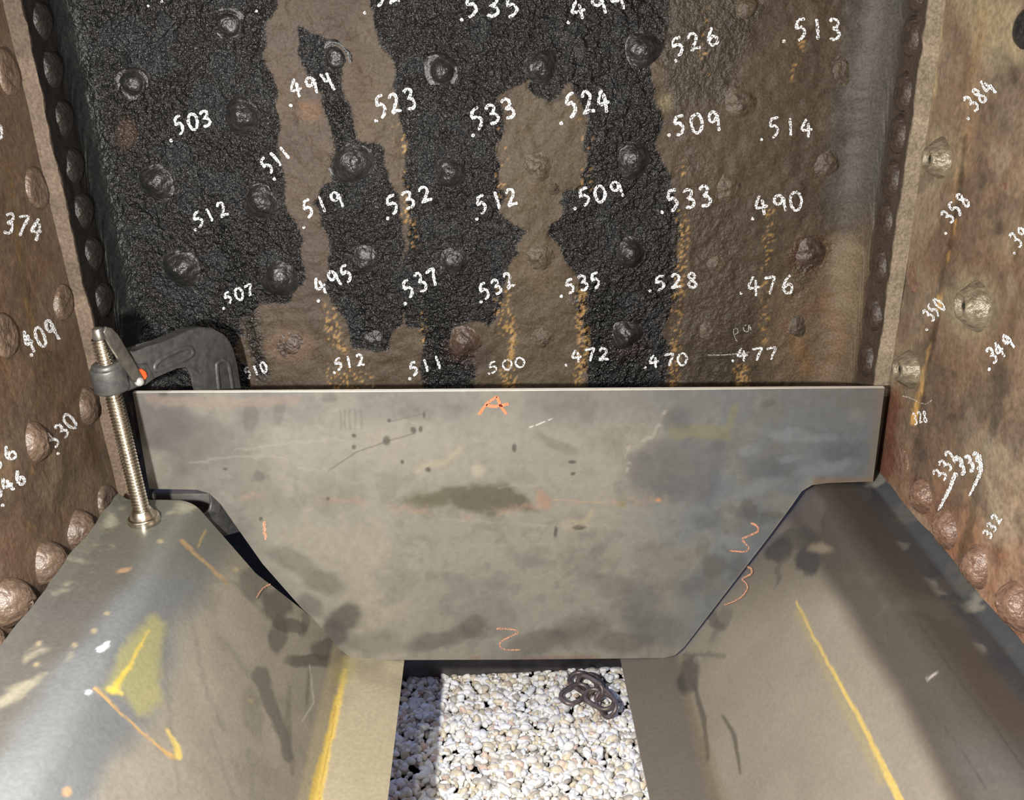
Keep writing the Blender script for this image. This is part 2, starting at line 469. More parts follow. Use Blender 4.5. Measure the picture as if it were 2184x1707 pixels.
def head(kind, R, hf, seed):
    """hammered bolt head, axis +Z, base at z=0"""
    rnd = np.random.RandomState(seed)
    nr, na = 12, 30
    V = [(0, 0, 0)]; Fc = []
    V = []
    ph = rnd.rand(6) * 6.28
    for i in range(nr + 1):
        t = i / nr
        for j in range(na):
            a = 2 * PI * j / na
            wob = 1 + .05 * math.sin(2 * a + ph[0]) + .04 * math.sin(3 * a + ph[1])
            rr = R * t * wob
            if kind == 'dome':
                h = hf * R * .80 * (1 - t ** 2.0) ** 1.7
                h += R * .05 * math.sin(3 * a + ph[2] + 4 * t) * (1 - t) * t * 3
            elif kind == 'button' and hf < .5:
                h = hf * R * (1 - t ** 4) ** .8
            elif kind == 'button':
                h = hf * R * (max(0, 1 - t ** 2.2)) ** .75 * .8
                h += R * .04 * math.sin(3 * a + ph[2] + 4 * t) * (1 - t) * t * 3
            elif kind == 'ring':
                c = .62 * hf * R * (max(0, 1 - (t / .62) ** 2.4)) ** .7 if t < .62 else 0
                h = c + .20 * R * hf * math.exp(-((t - .84) / .10) ** 2) * max(0, .35 + .65 * math.sin(a + ph[3])) + .08 * R * hf * (1 - t)
            elif kind == 'nub':
                h = hf * R * (1 - t) ** 1.1
            elif kind == 'flat':
                h = hf * R * (1 if t < .75 else math.sqrt(max(0, 1 - ((t - .75) / .25) ** 2)))
                h += R * .02 * math.sin(2 * a + ph[2])
            elif kind == 'cone':     # telltale staybolt: cone frustum with drilled hole
                if t < .34: h = .45 * R
                elif t < .42: h = .45 * R + (hf * R - .45 * R) * (t - .34) / .08
                elif t < .51: h = hf * R
                else: h = hf * R * (1 - (t - .50) / .50) ** .8 + .03 * R * math.sin(5 * a + ph[4]) * (1 - t)
            h *= 1 + .10 * (rnd.rand() - .5) if kind != 'cone' or t > .5 else 1
            V.append((rr * math.cos(a), rr * math.sin(a), h))
    # skirt buried in the sheet
    for j in range(na):
        a = 2 * PI * j / na; V.append((R * 1.02 * math.cos(a), R * 1.02 * math.sin(a), -.007))
    for i in range(nr + 1):
        for j in range(na):
            a = i * na + j; b = i * na + (j + 1) % na
            Fc.append((a, a + na, b + na, b))
    return np.array(V), Fc


_heads = {}


def place_head(name, wallobj, pos, nvec, kind, R, hf, mat, rot=0, aspect=1.0, label=None):
    key = (kind, round(hf, 1), mat.name, len(_heads) % 3 if (kind, round(hf, 1), mat.name, 0) in _heads and (kind, round(hf, 1), mat.name, 1) in _heads else 0)
    if key not in _heads:
        V, Fc = head(kind, 1.0, hf, len(_heads) * 7 + 3)
        V[:, 2] = np.where(V[:, 2] < -.001, -.3, V[:, 2])
        o = mesh_obj(name, V, Fc, mat, None)
        me = o.data
        me.set_sharp_from_angle(angle=math.radians(70))
        _heads[key] = me
    else:
        o = bpy.data.objects.new(name, _heads[key]); COL.objects.link(o)
    o.name = name
    n = Vector(nvec).normalized()
    t = Vector((0, 0, 1)).cross(n)
    if t.length < .1: t = Vector((1, 0, 0))
    t.normalize(); b = n.cross(t)
    rm = Matrix((t, b, n)).transposed().to_4x4() @ Matrix.Rotation(rot, 4, 'Z')
    o.matrix_world = Matrix.Translation(Vector(pos)) @ rm @ Matrix.Diagonal((R * aspect, R, R, 1))
    mw = o.matrix_world.copy(); o.parent = wallobj; o.matrix_world = mw
    if label: o['label'] = label
    return o


random.seed(5)
for i, (bx_, by_, br, hf, kd) in enumerate(BOLTS):
    p = aty(bx_, by_, YB)
    p = p + np.array([0, -float(hb(p[0], p[2])) + (.0015 if kd == 'dome' else .0005), 0])
    R = br * (1.34 if kd != 'dome' else 1.62) / F
    isb = any(_in for _in in [False])
    Pt = Paint(np.array([bx_, bx_ + .1]), np.array([by_, by_ + .1]), np.zeros(2), np.zeros(2), (0, 0, 0))
    dark = max(Pt.poly(q, 3, 0)[0] for q in PATCH) > .5
    mat = m_bolt_b if dark else m_bolt_r
    if (bx_, by_) in ((622, 739), (1727, 536), (990, 728)): mat = m_bolt_rust
    place_head('staybolt', wb, p, (0, -1, 0), kd, R, hf, mat, random.random() * 6)
# rivets on the flanges
m_riv_d = noise_mat('dark_flange_rivet', (.010, .009, .008), (.020, .016, .013), .45, 0, 3.2, 1.0, .0035, .6)  # left-flange rivets, colour darkened for the same grazing shade
m_riv_b = noise_mat('brown_flange_rivet', (.030, .021, .016), (.055, .038, .028), .45, 0, 3.2, 1.0, .0035, .6)
for (rx_, ry_) in ((98, 45), (122, 150), (150, 255), (176, 358), (204, 455), (226, 548), (244, 645)):
    z = aty(rx_, ry_, YF + .03)[2]
    place_head('rivet', wb, (xl(z) - .001, YF + .044, z), (1, 0, 0), 'button', .022, .34, m_riv_d, 0)
for (rx_, ry_) in ((1975, -20), (1961, 78), (1937, 197), (1915, 288), (1893, 383), (1879, 470), (1863, 568), (1856, 670), (1850, 770)):
    z = aty(rx_, ry_, YF + .03)[2]
    place_head('rivet', wb, (xr(z) + .001, YF + .034, z), (-1, 0, 0), 'button', .022, .42, m_riv_b, 0)


# ================================================================== SIDE WALLS
def hs(y, z, seed):
    return (fbm(y * 9, z * 9, 3, 40 + seed) - .5) * .010 + (fbm(y * 60, z * 60, 3, 50 + seed) - .5) * .0014


def side_wall(name, side):
    ys = np.concatenate([np.linspace(-.75, .6, 28, endpoint=False), np.arange(.6, YF + .024, .0026)])
    z_ = np.concatenate([np.linspace(.42, .50, 6, endpoint=False), np.arange(.50, 1.30, .0026), np.linspace(1.30, 1.47, 20)])
    Y, Z = np.meshgrid(ys, z_, indexing='ij')
    X = (xl(Z) - TF) if side < 0 else (xr(Z) + TF)
    n = WLn if side < 0 else WRn
    G0 = np.stack([X, Y, Z], -1)
    seed = 0 if side < 0 else 7
    fade = sstep(YF + .02, YF - .02, Y)
    G = G0 + n * (hs(Y, Z, seed) * fade - .0)[..., None]
    px, py = topix(G0.reshape(-1, 3))
    P = Paint(px, py, Y.ravel(), Z.ravel(), (.1, .07, .045))
    P.bump[:] = .35
    if side < 0:
        P.col[:] = (.088, .058, .038); P.rough[:] = .5
        P.mul(.72 + .56 * P.noise(16, 3))
        P.mix(sstep(.48, .72, P.noise(8, 60)), (.115, .072, .045), .6)
        P.mix(sstep(850, 1300, P.py) , (.125, .072, .046), .6)
        P.mix(sstep(.5, .7, P.noise(12, 61)) * sstep(700, 1000, P.py), (.13, .10, .065), .6)
        P.mix(P.line([(20, 350), (50, 620), (90, 760), (120, 880)], 14, 10, 6), (.10, .065, .02), .6)
        P.mix(P.line([(100, 760), (60, 1050), (75, 1180)], 12, 8, 6) * sstep(.5, .6, P.noise(90, 8)), (.19, .11, .035), .7)
        P.mix(P.line([(-40, 520), (10, 980)], 60, 20, 12), (.11, .06, .03), .6)
        P.mix(P.poly([(225, 830), (300, 1060), (240, 1080), (200, 860)], 14, 8), (.19, .14, .095), .6)
        P.mix(P.line([(60, 150), (215, 720)], 30, 14, 5), (.06, .043, .032), .6)
    else:
        P.col[:] = (.150, .105, .070); P.rough[:] = .45
        P.mul(.72 + .56 * P.noise(14, 3))
        P.mix(sstep(.48, .7, P.noise(8, 70)), (.105, .066, .043), .7)
        P.mix(sstep(.5, .7, P.noise(10, 71)), (.20, .15, .095), .55)
        P.mix(sstep(900, 1250, P.py), (.27, .115, .062), .6, .33)
        P.mix(P.poly([(2010, -80), (2184, 20), (2200, 160), (2110, 150), (2060, 60)], 20, 12), (.30, .25, .15), .6)
        P.mix(P.poly([(2110, 100), (2184, 120), (2184, 330), (2120, 280)], 22, 12), (.10, .085, .065), .5)
        P.mix(P.line([(2000, 30), (1990, 160), (1965, 280), (1945, 340), (1932, 400)], [24, 20, 16, 14, 10], 6, 10), (.42, .33, .18), .7)
        P.mix(P.line([(2100, 30), (2060, 300), (2040, 420)], 20, 12, 10), (.28, .18, .09), .5)
        P.mix(P.line([(2060, 290), (2045, 430), (2010, 620), (1985, 760), (1960, 900), (1950, 1060)], [6, 12, 6, 14, 5, 4], 4, 6), (.035, .022, .012), .8)
        P.mix(P.line([(2040, 470), (2020, 590), (1975, 790), (1948, 900)], [4, 10, 6, 16], 3, 6) * sstep(.4, .55, P.noise(30, 66)), (.55, .33, .10), .8)
        P.mix(P.line([(2140, 800), (2125, 900), (2105, 980)], [44, 30, 12], 8, 8), (.05, .04, .033), .75)
        P.mix(P.line([(2100, 980), (2070, 1120), (2050, 1220)], [10, 20, 40], 6, 8), (.06, .045, .025), .7)
        P.mix(P.line([(2184, 420), (2160, 700), (2140, 800)], 14, 8, 8), (.06, .04, .022), .5)
        P.mix(P.ell(2070, 650, 62, 70, 0, .4, 10), (.23, .20, .13), .55)
        P.mix(P.ell(1997, 330, 55, 70, 0, .4, 10), (.24, .20, .13), .5)
        P.mix(P.ell(1935, 790, 45, 60, 0, .4, 10), (.22, .18, .12), .5)
        P.mix(P.line([(1900, 850), (1890, 960), (1885, 1010)], 40, 12, 12), (.12, .045, .028), .8, .3)
        for (x, y, a, b) in ((2133, 485, 10, 16), (2095, 385, 7, 16), (2030, 890, 7, 10), (2115, 230, 7, 12), (2160, 160, 10, 20), (2050, 890, 8, 8), (1960, 960, 14, 26), (2120, 1110, 12, 24), (2030, 800, 6, 8)):
            P.mix(P.ell(x, y, a, b, 0, .4, 5), (.045, .033, .026), .7)
        P.mix(P.poly([(2100, 940), (2190, 940), (2190, 1150), (2110, 1160), (2080, 1060)], 26, 22), (.24, .20, .14), .6)
    for fr_, sd_, c_, k_ in ((16, 80, (.26, .215, .155) if side > 0 else (.120, .095, .070), .35), (22, 83, (.065, .048, .037) if side > 0 else (.045, .032, .024), .50), (60, 86, (.17, .10, .06) if side > 0 else (.10, .062, .040), .22), (80, 89, (.055, .042, .032), .22)):
        P.mix(sstep(.54, .66, P.noise(fr_, sd_)), c_, k_)
    P.rough = np.clip(P.rough - .10 * sstep(.5, .65, P.noise(18, 92)), .2, 1)
    m = m_side
    o = shell(name, G if side > 0 else G[:, ::-1], (G0 - n * .012) if side > 0 else (G0 - n * .012)[:, ::-1], m, P_flip(P, G.shape, side))
    return o


def P_flip(P, shp, side):
    if side > 0: return P
    q = Paint(P.px, P.py, P.u, P.v, (0, 0, 0))
    f = lambda a: a.reshape(shp[0], shp[1], -1)[:, ::-1].reshape(len(P.px), -1)
    q.col = f(P.col); q.rough = f(P.rough)[:, 0]; q.bump = f(P.bump)[:, 0]
    return q


m_side = surf_mat('rusted_side_sheet', 0.0, 60, .9, .008, (.75, 1.25), .6)
wl = side_wall('wall_left', -1); tag(wl, 'brown rusted boiler side sheet on the left with rivets and chalk numbers', kind='structure')
wr = side_wall('wall_right', 1); tag(wr, 'rust and tan boiler side sheet on the right with drilled staybolts and chalk numbers', kind='structure')
m_riv_l = noise_mat('left_wall_rivet', (.075, .050, .034), (.13, .09, .063), .38, 0, 3.2, 1.0, .0035, .7)
m_riv_rr = noise_mat('right_wall_rust_rivet', (.11, .062, .042), (.20, .12, .082), .3, 0, 3.2, 1.0, .0035, .7)
m_riv_t = noise_mat('tan_staybolt', (.13, .105, .07), (.24, .20, .14), .33, .2, 3.2, 1.0, .0035, .7)


m_plug = noise_mat('dark_plug', (.012, .011, .010), (.03, .026, .022), .25, 0, 3, .3, .0015, .8)


def wall_pt(side, x, y):
    p, n = (WLp, WLn) if side < 0 else (WRp, WRn)
    q = onplane(np.array(x, float), np.array(y, float), p, n)
    return q


def wall_head(side, x, y, kind, R, hf, mat, asp=1.0, lift=0.0, rot=None):
    q = wall_pt(side, x, y)
    n = WLn if side < 0 else WRn
    q = q + n * (float(hs(q[1], q[2], 0 if side < 0 else 7)) - .002 + lift)
    hd = place_head('rivet' if kind != 'cone' else 'staybolt', wl if side < 0 else wr, q, n, kind, R, hf, mat, random.random() * 6 if rot is None else rot, asp)
    if kind == 'cone':
        pl = place_head('plug', wr, q + n * (R * .42), n, 'button', R * .40, .7, m_plug, 0)
        mw = pl.matrix_world.copy(); pl.parent = hd; pl.matrix_parent_inverse = hd.matrix_world.inverted(); pl.matrix_basis = mw
        pl['label'] = 'dark plug in the drilled hole'


for (x, y, kd, R, hf) in ((10, 155, 'flat', .024, .3), (76, 402, 'flat', .024, .3), (133, 645, 'flat', .021, .35), (8, 715, 'flat', .024, .35), (182, 868, 'button', .023, .7), (72, 945, 'button', .023, .8),
                          (222, 1072, 'flat', .024, .3), (168, 1132, 'button', .024, 1.1), (100, 1200, 'button', .026, 1.15), (24, 1284, 'button', .027, 1.15), (-42, 1385, 'button', .027, 1.15), (-90, 1470, 'button', .027, 1.1)):
    wall_head(-1, x, y, kd, R, hf, m_riv_l)
for (x, y, kd, R, hf, mt) in ((2008, 338, 'cone', .024, .8, m_riv_t), (2086, 652, 'cone', .026, .8, m_riv_t), (1945, 788, 'cone', .025, .8, m_riv_t), (2142, 400, 'ring', .021, .15, m_riv_rr), (1952, 588, 'flat', .021, .12, m_riv_rr),
                              (1968, 1058, 'button', .022, .9, m_riv_rr), (2020, 1128, 'button', .023, .9, m_riv_rr), (2086, 1208, 'button', .024, .95, m_riv_rr), (2172, 1292, 'button', .025, 1.0, m_riv_rr), (2240, 1380, 'button', .025, 1.0, m_riv_rr), (1925, 985, 'flat', .018, .2, m_riv_rr), (2186, 60, 'button', .020, .5, m_bolt_b)):
    wall_head(1, x, y, kd, R, hf, mt)

# ================================================================== CHALK WRITING
GL = {
    '0': [[(.5, 1), (.15, .8), (.05, .4), (.3, .02), (.65, .05), (.9, .45), (.8, .85), (.5, 1)]],
    '1': [[(.45, 1), (.5, .5), (.52, 0)]],
    '2': [[(.1, .78), (.35, 1), (.7, .92), (.72, .65), (.4, .3), (.1, .05), (.45, .12), (.95, .08)]],
    '3': [[(.1, .85), (.4, 1), (.75, .88), (.65, .62), (.35, .52), (.7, .45), (.85, .22), (.55, .02), (.1, .05)]],
    '4': [[(.45, 1), (.05, .38), (.95, .42)], [(.58, .78), (.62, .4), (.62, -.08)]],
    '5': [[(.85, 1), (.3, .92), (.15, .55), (.5, .6), (.78, .38), (.6, .1), (.25, -.05)]],
    '6': [[(.7, 1), (.3, .65), (.12, .3), (.35, .02), (.75, .1), (.8, .38), (.5, .5), (.2, .3)]],
    '7': [[(.05, .88), (.45, .95), (.9, .95), (.65, .5), (.45, 0)]],
    '8': [[(.8, .85), (.45, 1), (.2, .8), (.5, .52), (.85, .25), (.55, 0), (.2, .15), (.35, .45), (.75, .7), (.8, .85)]],
    '9': [[(.8, .8), (.5, 1), (.15, .82), (.2, .55), (.55, .5), (.8, .8), (.85, .4), (.88, 0)]],
    'Y': [[(.05, 1), (.35, .6), (.6, .62)], [(.6, 1), (.75, .5), (1.0, 0)]],
    'p': [[(.2, -.4), (.1, .4), (.35, .95), (.75, .8), (.65, .45), (.2, .4)]],
    'a': [[(.75, .9), (.2, .85), (.1, .35), (.55, .25), (.8, .8), (.85, .2)]],
}
m_chalk = chalk_mat('white_chalk', (.86, .88, .90), .455, 620)
m_chalk_faint = chalk_mat('faint_chalk', (.50, .48, .42), .50)
m_orange = chalk_mat('orange_crayon', (.80, .20, .095), .36, 700)
m_orange_f = chalk_mat('faint_orange_crayon', (.62, .30, .19), .44, 700)


def resample(pts, step):
    P_ = np.array(pts, float)
    # Catmull-Rom through the points
    out = []
    n = len(P_)
    for i in range(n - 1):
        p0 = P_[max(i - 1, 0)]; p1 = P_[i]; p2 = P_[i + 1]; p3 = P_[min(i + 2, n - 1)]
        L = np.linalg.norm(p2 - p1); k = max(2, int(L / step))
        for j in range(k):
            t = j / k
            out.append(.5 * ((2 * p1) + (-p0 + p2) * t + (2 * p0 - 5 * p1 + 4 * p2 - p3) * t * t + (-p0 + 3 * p1 - 3 * p2 + p3) * t ** 3))
    out.append(P_[-1])
    return np.array(out)


def marks(name, strokes, w, surf, mat, parent, label, rnd=None, taper=1.0):
    """strokes: polylines in photo pixels; surf maps pixel arrays to points lying just proud of the surface"""
    rnd = rnd or random
    V = []; Fc = []
    for st in strokes:
        if len(st) == 1:
            c = np.array(st[0]); q = []
            for j in range(10):
                a = 2 * PI * j / 10; rr = w * .62 * (1 + .25 * (rnd.random() - .5))
                q.append(c + rr * np.array([math.cos(a), math.sin(a)]))
            q = np.array(q); b0 = len(V); V += list(surf(q[:, 0], q[:, 1])); Fc.append(tuple(range(b0, b0 + 10)))
            continue
        R_ = resample(st, 3.0)
        T = np.gradient(R_, axis=0); T /= np.maximum(np.linalg.norm(T, axis=1)[:, None], 1e-6)
        Nn_ = np.stack([-T[:, 1], T[:, 0]], -1)
        k = len(R_)
        ww = np.array([w * .5 * (1 + .55 * (rnd.random() - .5)) for _ in range(k)]) * np.linspace(1, taper, k)
        ww2 = np.array([w * .5 * (1 + .55 * (rnd.random() - .5)) for _ in range(k)]) * np.linspace(1, taper, k)
        ww[0] *= .6; ww2[0] *= .6; ww[-1] *= .6; ww2[-1] *= .6
        A = R_ + Nn_ * ww[:, None]; B = R_ - Nn_ * ww2[:, None]
        b0 = len(V)
        V += list(surf(A[:, 0], A[:, 1])); V += list(surf(R_[:, 0], R_[:, 1])); V += list(surf(B[:, 0], B[:, 1]))
        for i in range(k - 1):
            Fc.append((b0 + i, b0 + i + 1, b0 + k + i + 1, b0 + k + i)); Fc.append((b0 + k + i, b0 + k + i + 1, b0 + 2 * k + i + 1, b0 + 2 * k + i))
    o = mesh_obj(name, np.array(V), Fc, mat, parent)
    o['label'] = label
    return o


def s_back(x, y):
    p = aty(x, y, YB)
    h = hb(p[..., 0], p[..., 2])
    p = aty(x, y, YB - h * 1.0 - .0011)
    return p


def s_side(side):
    P0, n = (WLp, WLn) if side < 0 else (WRp, WRn)

    def f(x, y):
        p = onplane(x, y, P0, n)
        h = hs(p[..., 1], p[..., 2], 0 if side < 0 else 7)
        return p + n * (h + .0010)[..., None]
    return f


def number(text, x0, y0, x1, y1, h, w, surf, parent, dot=None, mat=None, slant=.0, label=None):
    mat = mat or m_chalk
    rnd = random.Random(int(x0 * 7 + y0))
    n = len(text); ux = np.array([x1 - x0, y1 - y0], float); L = np.linalg.norm(ux); ux /= L
    vy = np.array([ux[1], -ux[0]])
    vy = vy + ux * slant
    adv = L / n; cw = adv * .74
    S = []
    for i, ch in enumerate(text):
        o = np.array([x0, y0]) + ux * (adv * i + rnd.uniform(-.04, .06) * adv)
        hh = h * rnd.uniform(.92, 1.06)
        for st in GL[ch]:
            S.append([o + ux * (a * cw + rnd.uniform(-.8, .8)) + vy * (b * hh + rnd.uniform(-.8, .8)) for a, b in st])
    if dot: S.append([dot])
    return marks('chalk_number', S, w, surf, mat, parent, label or ('chalk figure %s%s in white' % ('.' if dot else '', text)))


for a in (('503', 376, 288, 462, 263, 36, 6, (365, 300)), ('49Y', 622, 208, 722, 190, 38, 6, (620, 225)), ('523', 806, 252, 898, 228, 44, 6.5, (802, 258)), ('533', 1010, 278, 1112, 244, 42, 6.5, (1009, 289)),
          ('524', 1208, 250, 1312, 234, 46, 7, (1197, 263)), ('526', 1438, 120, 1545, 90, 36, 6, (1441, 130)), ('513', 1695, 84, 1802, 84, 46, 6.5, (1672, 88)), ('509', 1436, 288, 1546, 278, 42, 6.5, (1427, 288)),
          ('514', 1638, 292, 1742, 290, 38, 5.5, (1624, 298)), ('511', 574, 372, 628, 330, 34, 6, (585, 382)), ('512', 420, 486, 494, 456, 33, 5.5, (417, 490)), ('519', 650, 466, 742, 438, 36, 5.5, (648, 485)),
          ('532', 830, 458, 932, 424, 36, 6, (827, 466)), ('512', 1020, 456, 1114, 434, 36, 6, (1017, 467)), ('509', 1238, 440, 1340, 418, 38, 6, (1226, 445)), ('533', 1424, 450, 1530, 436, 42, 6.5, (1412, 453)),
          ('490', 1612, 458, 1724, 446, 38, 6, (1605, 467)), ('507', 482, 650, 550, 628, 26, 5, (477, 658)), ('495', 682, 630, 764, 590, 36, 6, (679, 642)), ('537', 868, 636, 946, 602, 38, 6, (864, 648)),
          ('532', 1030, 640, 1108, 608, 33, 5.5, (1026, 644)), ('535', 1208, 626, 1292, 610, 30, 5.5, (1197, 632)), ('528', 1398, 619, 1498, 612, 30, 5.5, (1386, 620)), ('476', 1595, 629, 1702, 626, 40, 5.5, (1581, 626)),
          ('510', 525, 808, 577, 792, 24, 4.5, None), ('512', 716, 790, 784, 778, 26, 5, (713, 795)), ('511', 878, 802, 952, 784, 30, 5.5, (874, 808)), ('500', 1044, 796, 1130, 780, 22, 4, (1043, 797)),
          ('472', 1218, 772, 1308, 768, 26, 5, (1207, 779)), ('470', 1385, 784, 1476, 778, 27, 5, (1376, 784)), ('477', 1572, 770, 1668, 768, 28, 5, (1563, 770)), ('535', 990, 34, 1120, 36, 46, 6.5, (985, 42)),
          ('499', 1222, 42, 1345, 18, 42, 6, (1212, 48)), ('52', 800, 12, 862, 4, 40, 6, (778, 27))):
    number(a[0], *a[1:6], a[6], s_back, wb, a[7])
number('pa', 1566, 722, 1612, 706, 20, 2.2, s_back, wb, None, m_chalk_faint, 0, 'faint scratched letters')
marks('chalk_line', [[(1508, 758), (1550, 757), (1600, 752)]], 2.6, s_back, m_chalk_faint, wb, 'thin pale scratch beside a chalk number')
marks('chalk_line', [[(1748, 753), (1775, 757), (1800, 775), (1820, 785), (1838, 805), (1862, 811)]], 2.6, s_back, m_chalk_faint, wb, 'thin pale crack line low on the right')
marks('chalk_dot', [[(97 + 34, 26)], [(547, 24)], [(316, 13)], [(345, 3)], [(197, 24)]], 4.5, s_back, m_chalk, wb, 'stray white chalk dots')

SL, SR = s_side(-1), s_side(1)
number('384', 2078, 240, 2134, 188, 36, 6, SR, wr, (2066, 253))
number('358', 2030, 478, 2078, 430, 32, 5.5, SR, wr, (2021, 498))
number('350', 1990, 688, 2026, 652, 30, 5, SR, wr, (1981, 703))
number('349', 2118, 778, 2176, 738, 36, 6.5, SR, wr, (2111, 788))
number('328', 1952, 906, 1985, 900, 24, 3, SR, wr, None)
number('332', 2014, 1028, 2052, 968, 28, 5.5, SR, wr, None)
number('333', 2052, 1012, 2104, 995, 36, 8, SR, wr, None)
number('332', 2118, 1152, 2150, 1104, 24, 5, SR, wr, None)
number('39', 2178, 530, 2210, 500, 34, 5, SR, wr, (2169, 540))
marks('chalk_line', [[(2042, 1008), (2026, 1045), (2012, 1070), (1998, 1098)], [(2092, 970), (2097, 1000), (2085, 1035), (2070, 1058)]], 10, SR, m_chalk, wr, 'two thick chalk strokes on the right wall', taper=.5)
marks('chalk_line', [[(1925, 845), (1945, 850), (1975, 862), (1990, 853)]], 2.5, SR, m_chalk_faint, wr, 'thin pale scratch under a drilled staybolt')
number('374', 2, 496, 92, 514, 44, 6.5, SL, wl, None)
number('409', 60, 752, 134, 722, 46, 7, SL, wl, (66, 758))
number('330', 112, 958, 166, 900, 36, 6, SL, wl, (119, 968))
number('356', -30, 1020, 42, 968, 30, 5.5, SL, wl, None)
number('346', -4, 1064, 60, 1024, 30, 6.5, SL, wl, (9, 1078))
number('40', -50, 310, 16, 292, 36, 5.5, SL, wl, None)

# ================================================================== ROOM SHELL OUT OF FRAME
m_dark = noise_mat('sooty_sheet', (.03, .025, .02), (.06, .048, .036), .7, 0, 20, .6, .003)


def box(bm, lo, hi, bev=0):
    g = bmesh.ops.create_cube(bm, size=1)
    vs = g['verts']
    for v in vs:
        v.co = Vector([(lo[k] + hi[k]) / 2 + v.co[k] * (hi[k] - lo[k]) for k in range(3)])
    if bev:
        es = list({e for v in vs for e in v.link_edges})
        bmesh.ops.bevel(bm, geom=es, offset=bev, segments=2, profile=.5, affect='EDGES')


bm = bmesh.new(); box(bm, (-.85, -.77, 1.472), (.85, 1.27, 1.49)); o = bm_obj('ceiling', bm, m_dark); o['kind'] = 'structure'; o['label'] = 'sooty crown sheet'
bm = bmesh.new(); box(bm, (-.85, -.80, .42), (.85, -.765, 1.470)); o = bm_obj('wall_front', bm, m_dark); o['kind'] = 'structure'; o['label'] = 'sooty sheet behind the viewer'

# ================================================================== STEEL PLATE A
BOT = np.array([(318, 1043), (420, 1045), (447, 1053), (470, 1075), (500, 1118), (560, 1203), (640, 1294), (720, 1383), (745, 1401), (775, 1408.5), (1100, 1407.5), (1415, 1404), (1440, 1398), (1460, 1380), (1550, 1262), (1640, 1145), (1690, 1077), (1710, 1048), (1732, 1035), (1765, 1030.5), (1862, 1027)], float)
ncol, nrow = 760, 280
uc = np.linspace(0, 1, ncol)
tx = 283 + (1887 - 283) * uc; ty = 838 + (827.5 - 838) * uc
bx = 318 + (1862 - 318) * uc; by = np.interp(bx, BOT[:, 0], BOT[:, 1])
vr = np.linspace(0, 1, nrow)
GX = tx[:, None] * (1 - vr) + bx[:, None] * vr
GY = ty[:, None] * (1 - vr) + by[:, None] * vr
G = aty(GX, GY, YP)[:, ::-1]
pxg = GX[:, ::-1].ravel(); pyg = GY[:, ::-1].ravel()
P = Paint(pxg, pyg, G[..., 0].ravel(), G[..., 2].ravel(), (.235, .225, .195))
P.rough[:] = .36; P.bump[:] = .25
P.mul(.86 + .28 * P.noise(10, 5))
P.mix(sstep(1330, 1620, P.px + (P.noise(7, 3) - .5) * 300), (.135, .158, .180), .85)
P.mix(sstep(640, 330, P.px + (P.noise(7, 4) - .5) * 260) * sstep(1200, 950, P.py), (.098, .088, .088), .9)
P.mix(sstep(930, 850, P.py + (P.noise(7, 9) - .5) * 100), (.150, .152, .148), .7)
P.mix(sstep(.5, .7, P.noise(14, 18)), (.26, .245, .20), .45)
P.mix(sstep(.52, .68, P.noise(24, 19)), (.155, .148, .132), .4)
P.mix(sstep(.56, .7, P.noise(55, 20)), (.13, .125, .11), .3)
P.mix(P.poly([(820, 1130), (560, 1090), (560, 1190), (700, 1330), (830, 1310)], 50, 40, 30), (.29, .275, .225), .6)
P.mix(P.poly([(560, 920), (1200, 900), (1320, 1000), (1150, 1040), (640, 1020)], 50, 30, 30), (.255, .245, .21), .6)
D = (.085, .080, .072)
P.mix(P.poly([(870, 1065), (960, 1040), (1010, 1030), (1080, 1035), (1130, 1060), (1148, 1085), (1100, 1085), (1050, 1095), (1000, 1090), (960, 1080), (900, 1075)], 9, 12), (.085, .078, .058), .8, .5)
P.mix(P.ell(910, 1068, 45, 20, 0, .5, 10), (.13, .12, .08), .6)
P.mix(P.ell(1160, 1068, 22, 14, 60, .5, 10), (.36, .20, .13), .5)
P.mix(P.line([(890, 1000), (950, 985), (980, 955)], 10, 8, 8), (.36, .33, .23), .5)
P.mix(P.ell(1020, 1005, 14, 12, 0, .6, 5), (.38, .35, .26), .6)
P.mix(P.ell(1225, 1120, 34, 12, 0, .5, 4), (.34, .31, .22), .5); P.mix(P.ell(1235, 1126, 14, 5, 0, .5, 2), (.06, .055, .045), .8)
P.mix(P.line([(1250, 1115), (1262, 1092)], 10, 4, 3), (.36, .33, .23), .5)
for (x, y, a, b, g, k) in ((735, 1320, 40, 30, -30, .85), (715, 1355, 28, 28, 0, .8), (690, 1240, 46, 24, 15, .5), (660, 1290, 30, 20, 40, .5), (620, 1195, 50, 22, 20, .4), (1010, 1340, 30, 24, -30, .6), (940, 1365, 80, 20, -12, .55), (800, 1370, 60, 26, 0, .35),
                            (1150, 1370, 60, 24, -10, .5), (1230, 1340, 60, 30, -15, .45), (1310, 1250, 40, 24, 10, .35), (1330, 1370, 60, 22, 0, .5), (1600, 1085, 16, 26, -20, .5), (1525, 1210, 26, 26, 0, .5), (1650, 1100, 30, 8, 10, .5), (1500, 1170, 14, 26, 0, .3),
                            (1430, 900, 20, 26, 0, .35), (550, 1020, 14, 12, 45, .5), (535, 890, 16, 30, 0, .4), (595, 880, 14, 30, 0, .35), (350, 845, 10, 9, 0, .9), (700, 850, 20, 12, 0, .4), (880, 885, 40, 14, 0, .2), (1190, 950, 50, 12, 20, .3), (1640, 860, 14, 10, 0, .4),
                            (1390, 1020, 60, 60, 0, .25), (1560, 1330, 40, 30, 0, .2), (1480, 960, 90, 40, 0, .2)):
    P.mix(P.ell(x, y, a, b, g, .35, 10, 45, int(x) % 9), D, k)
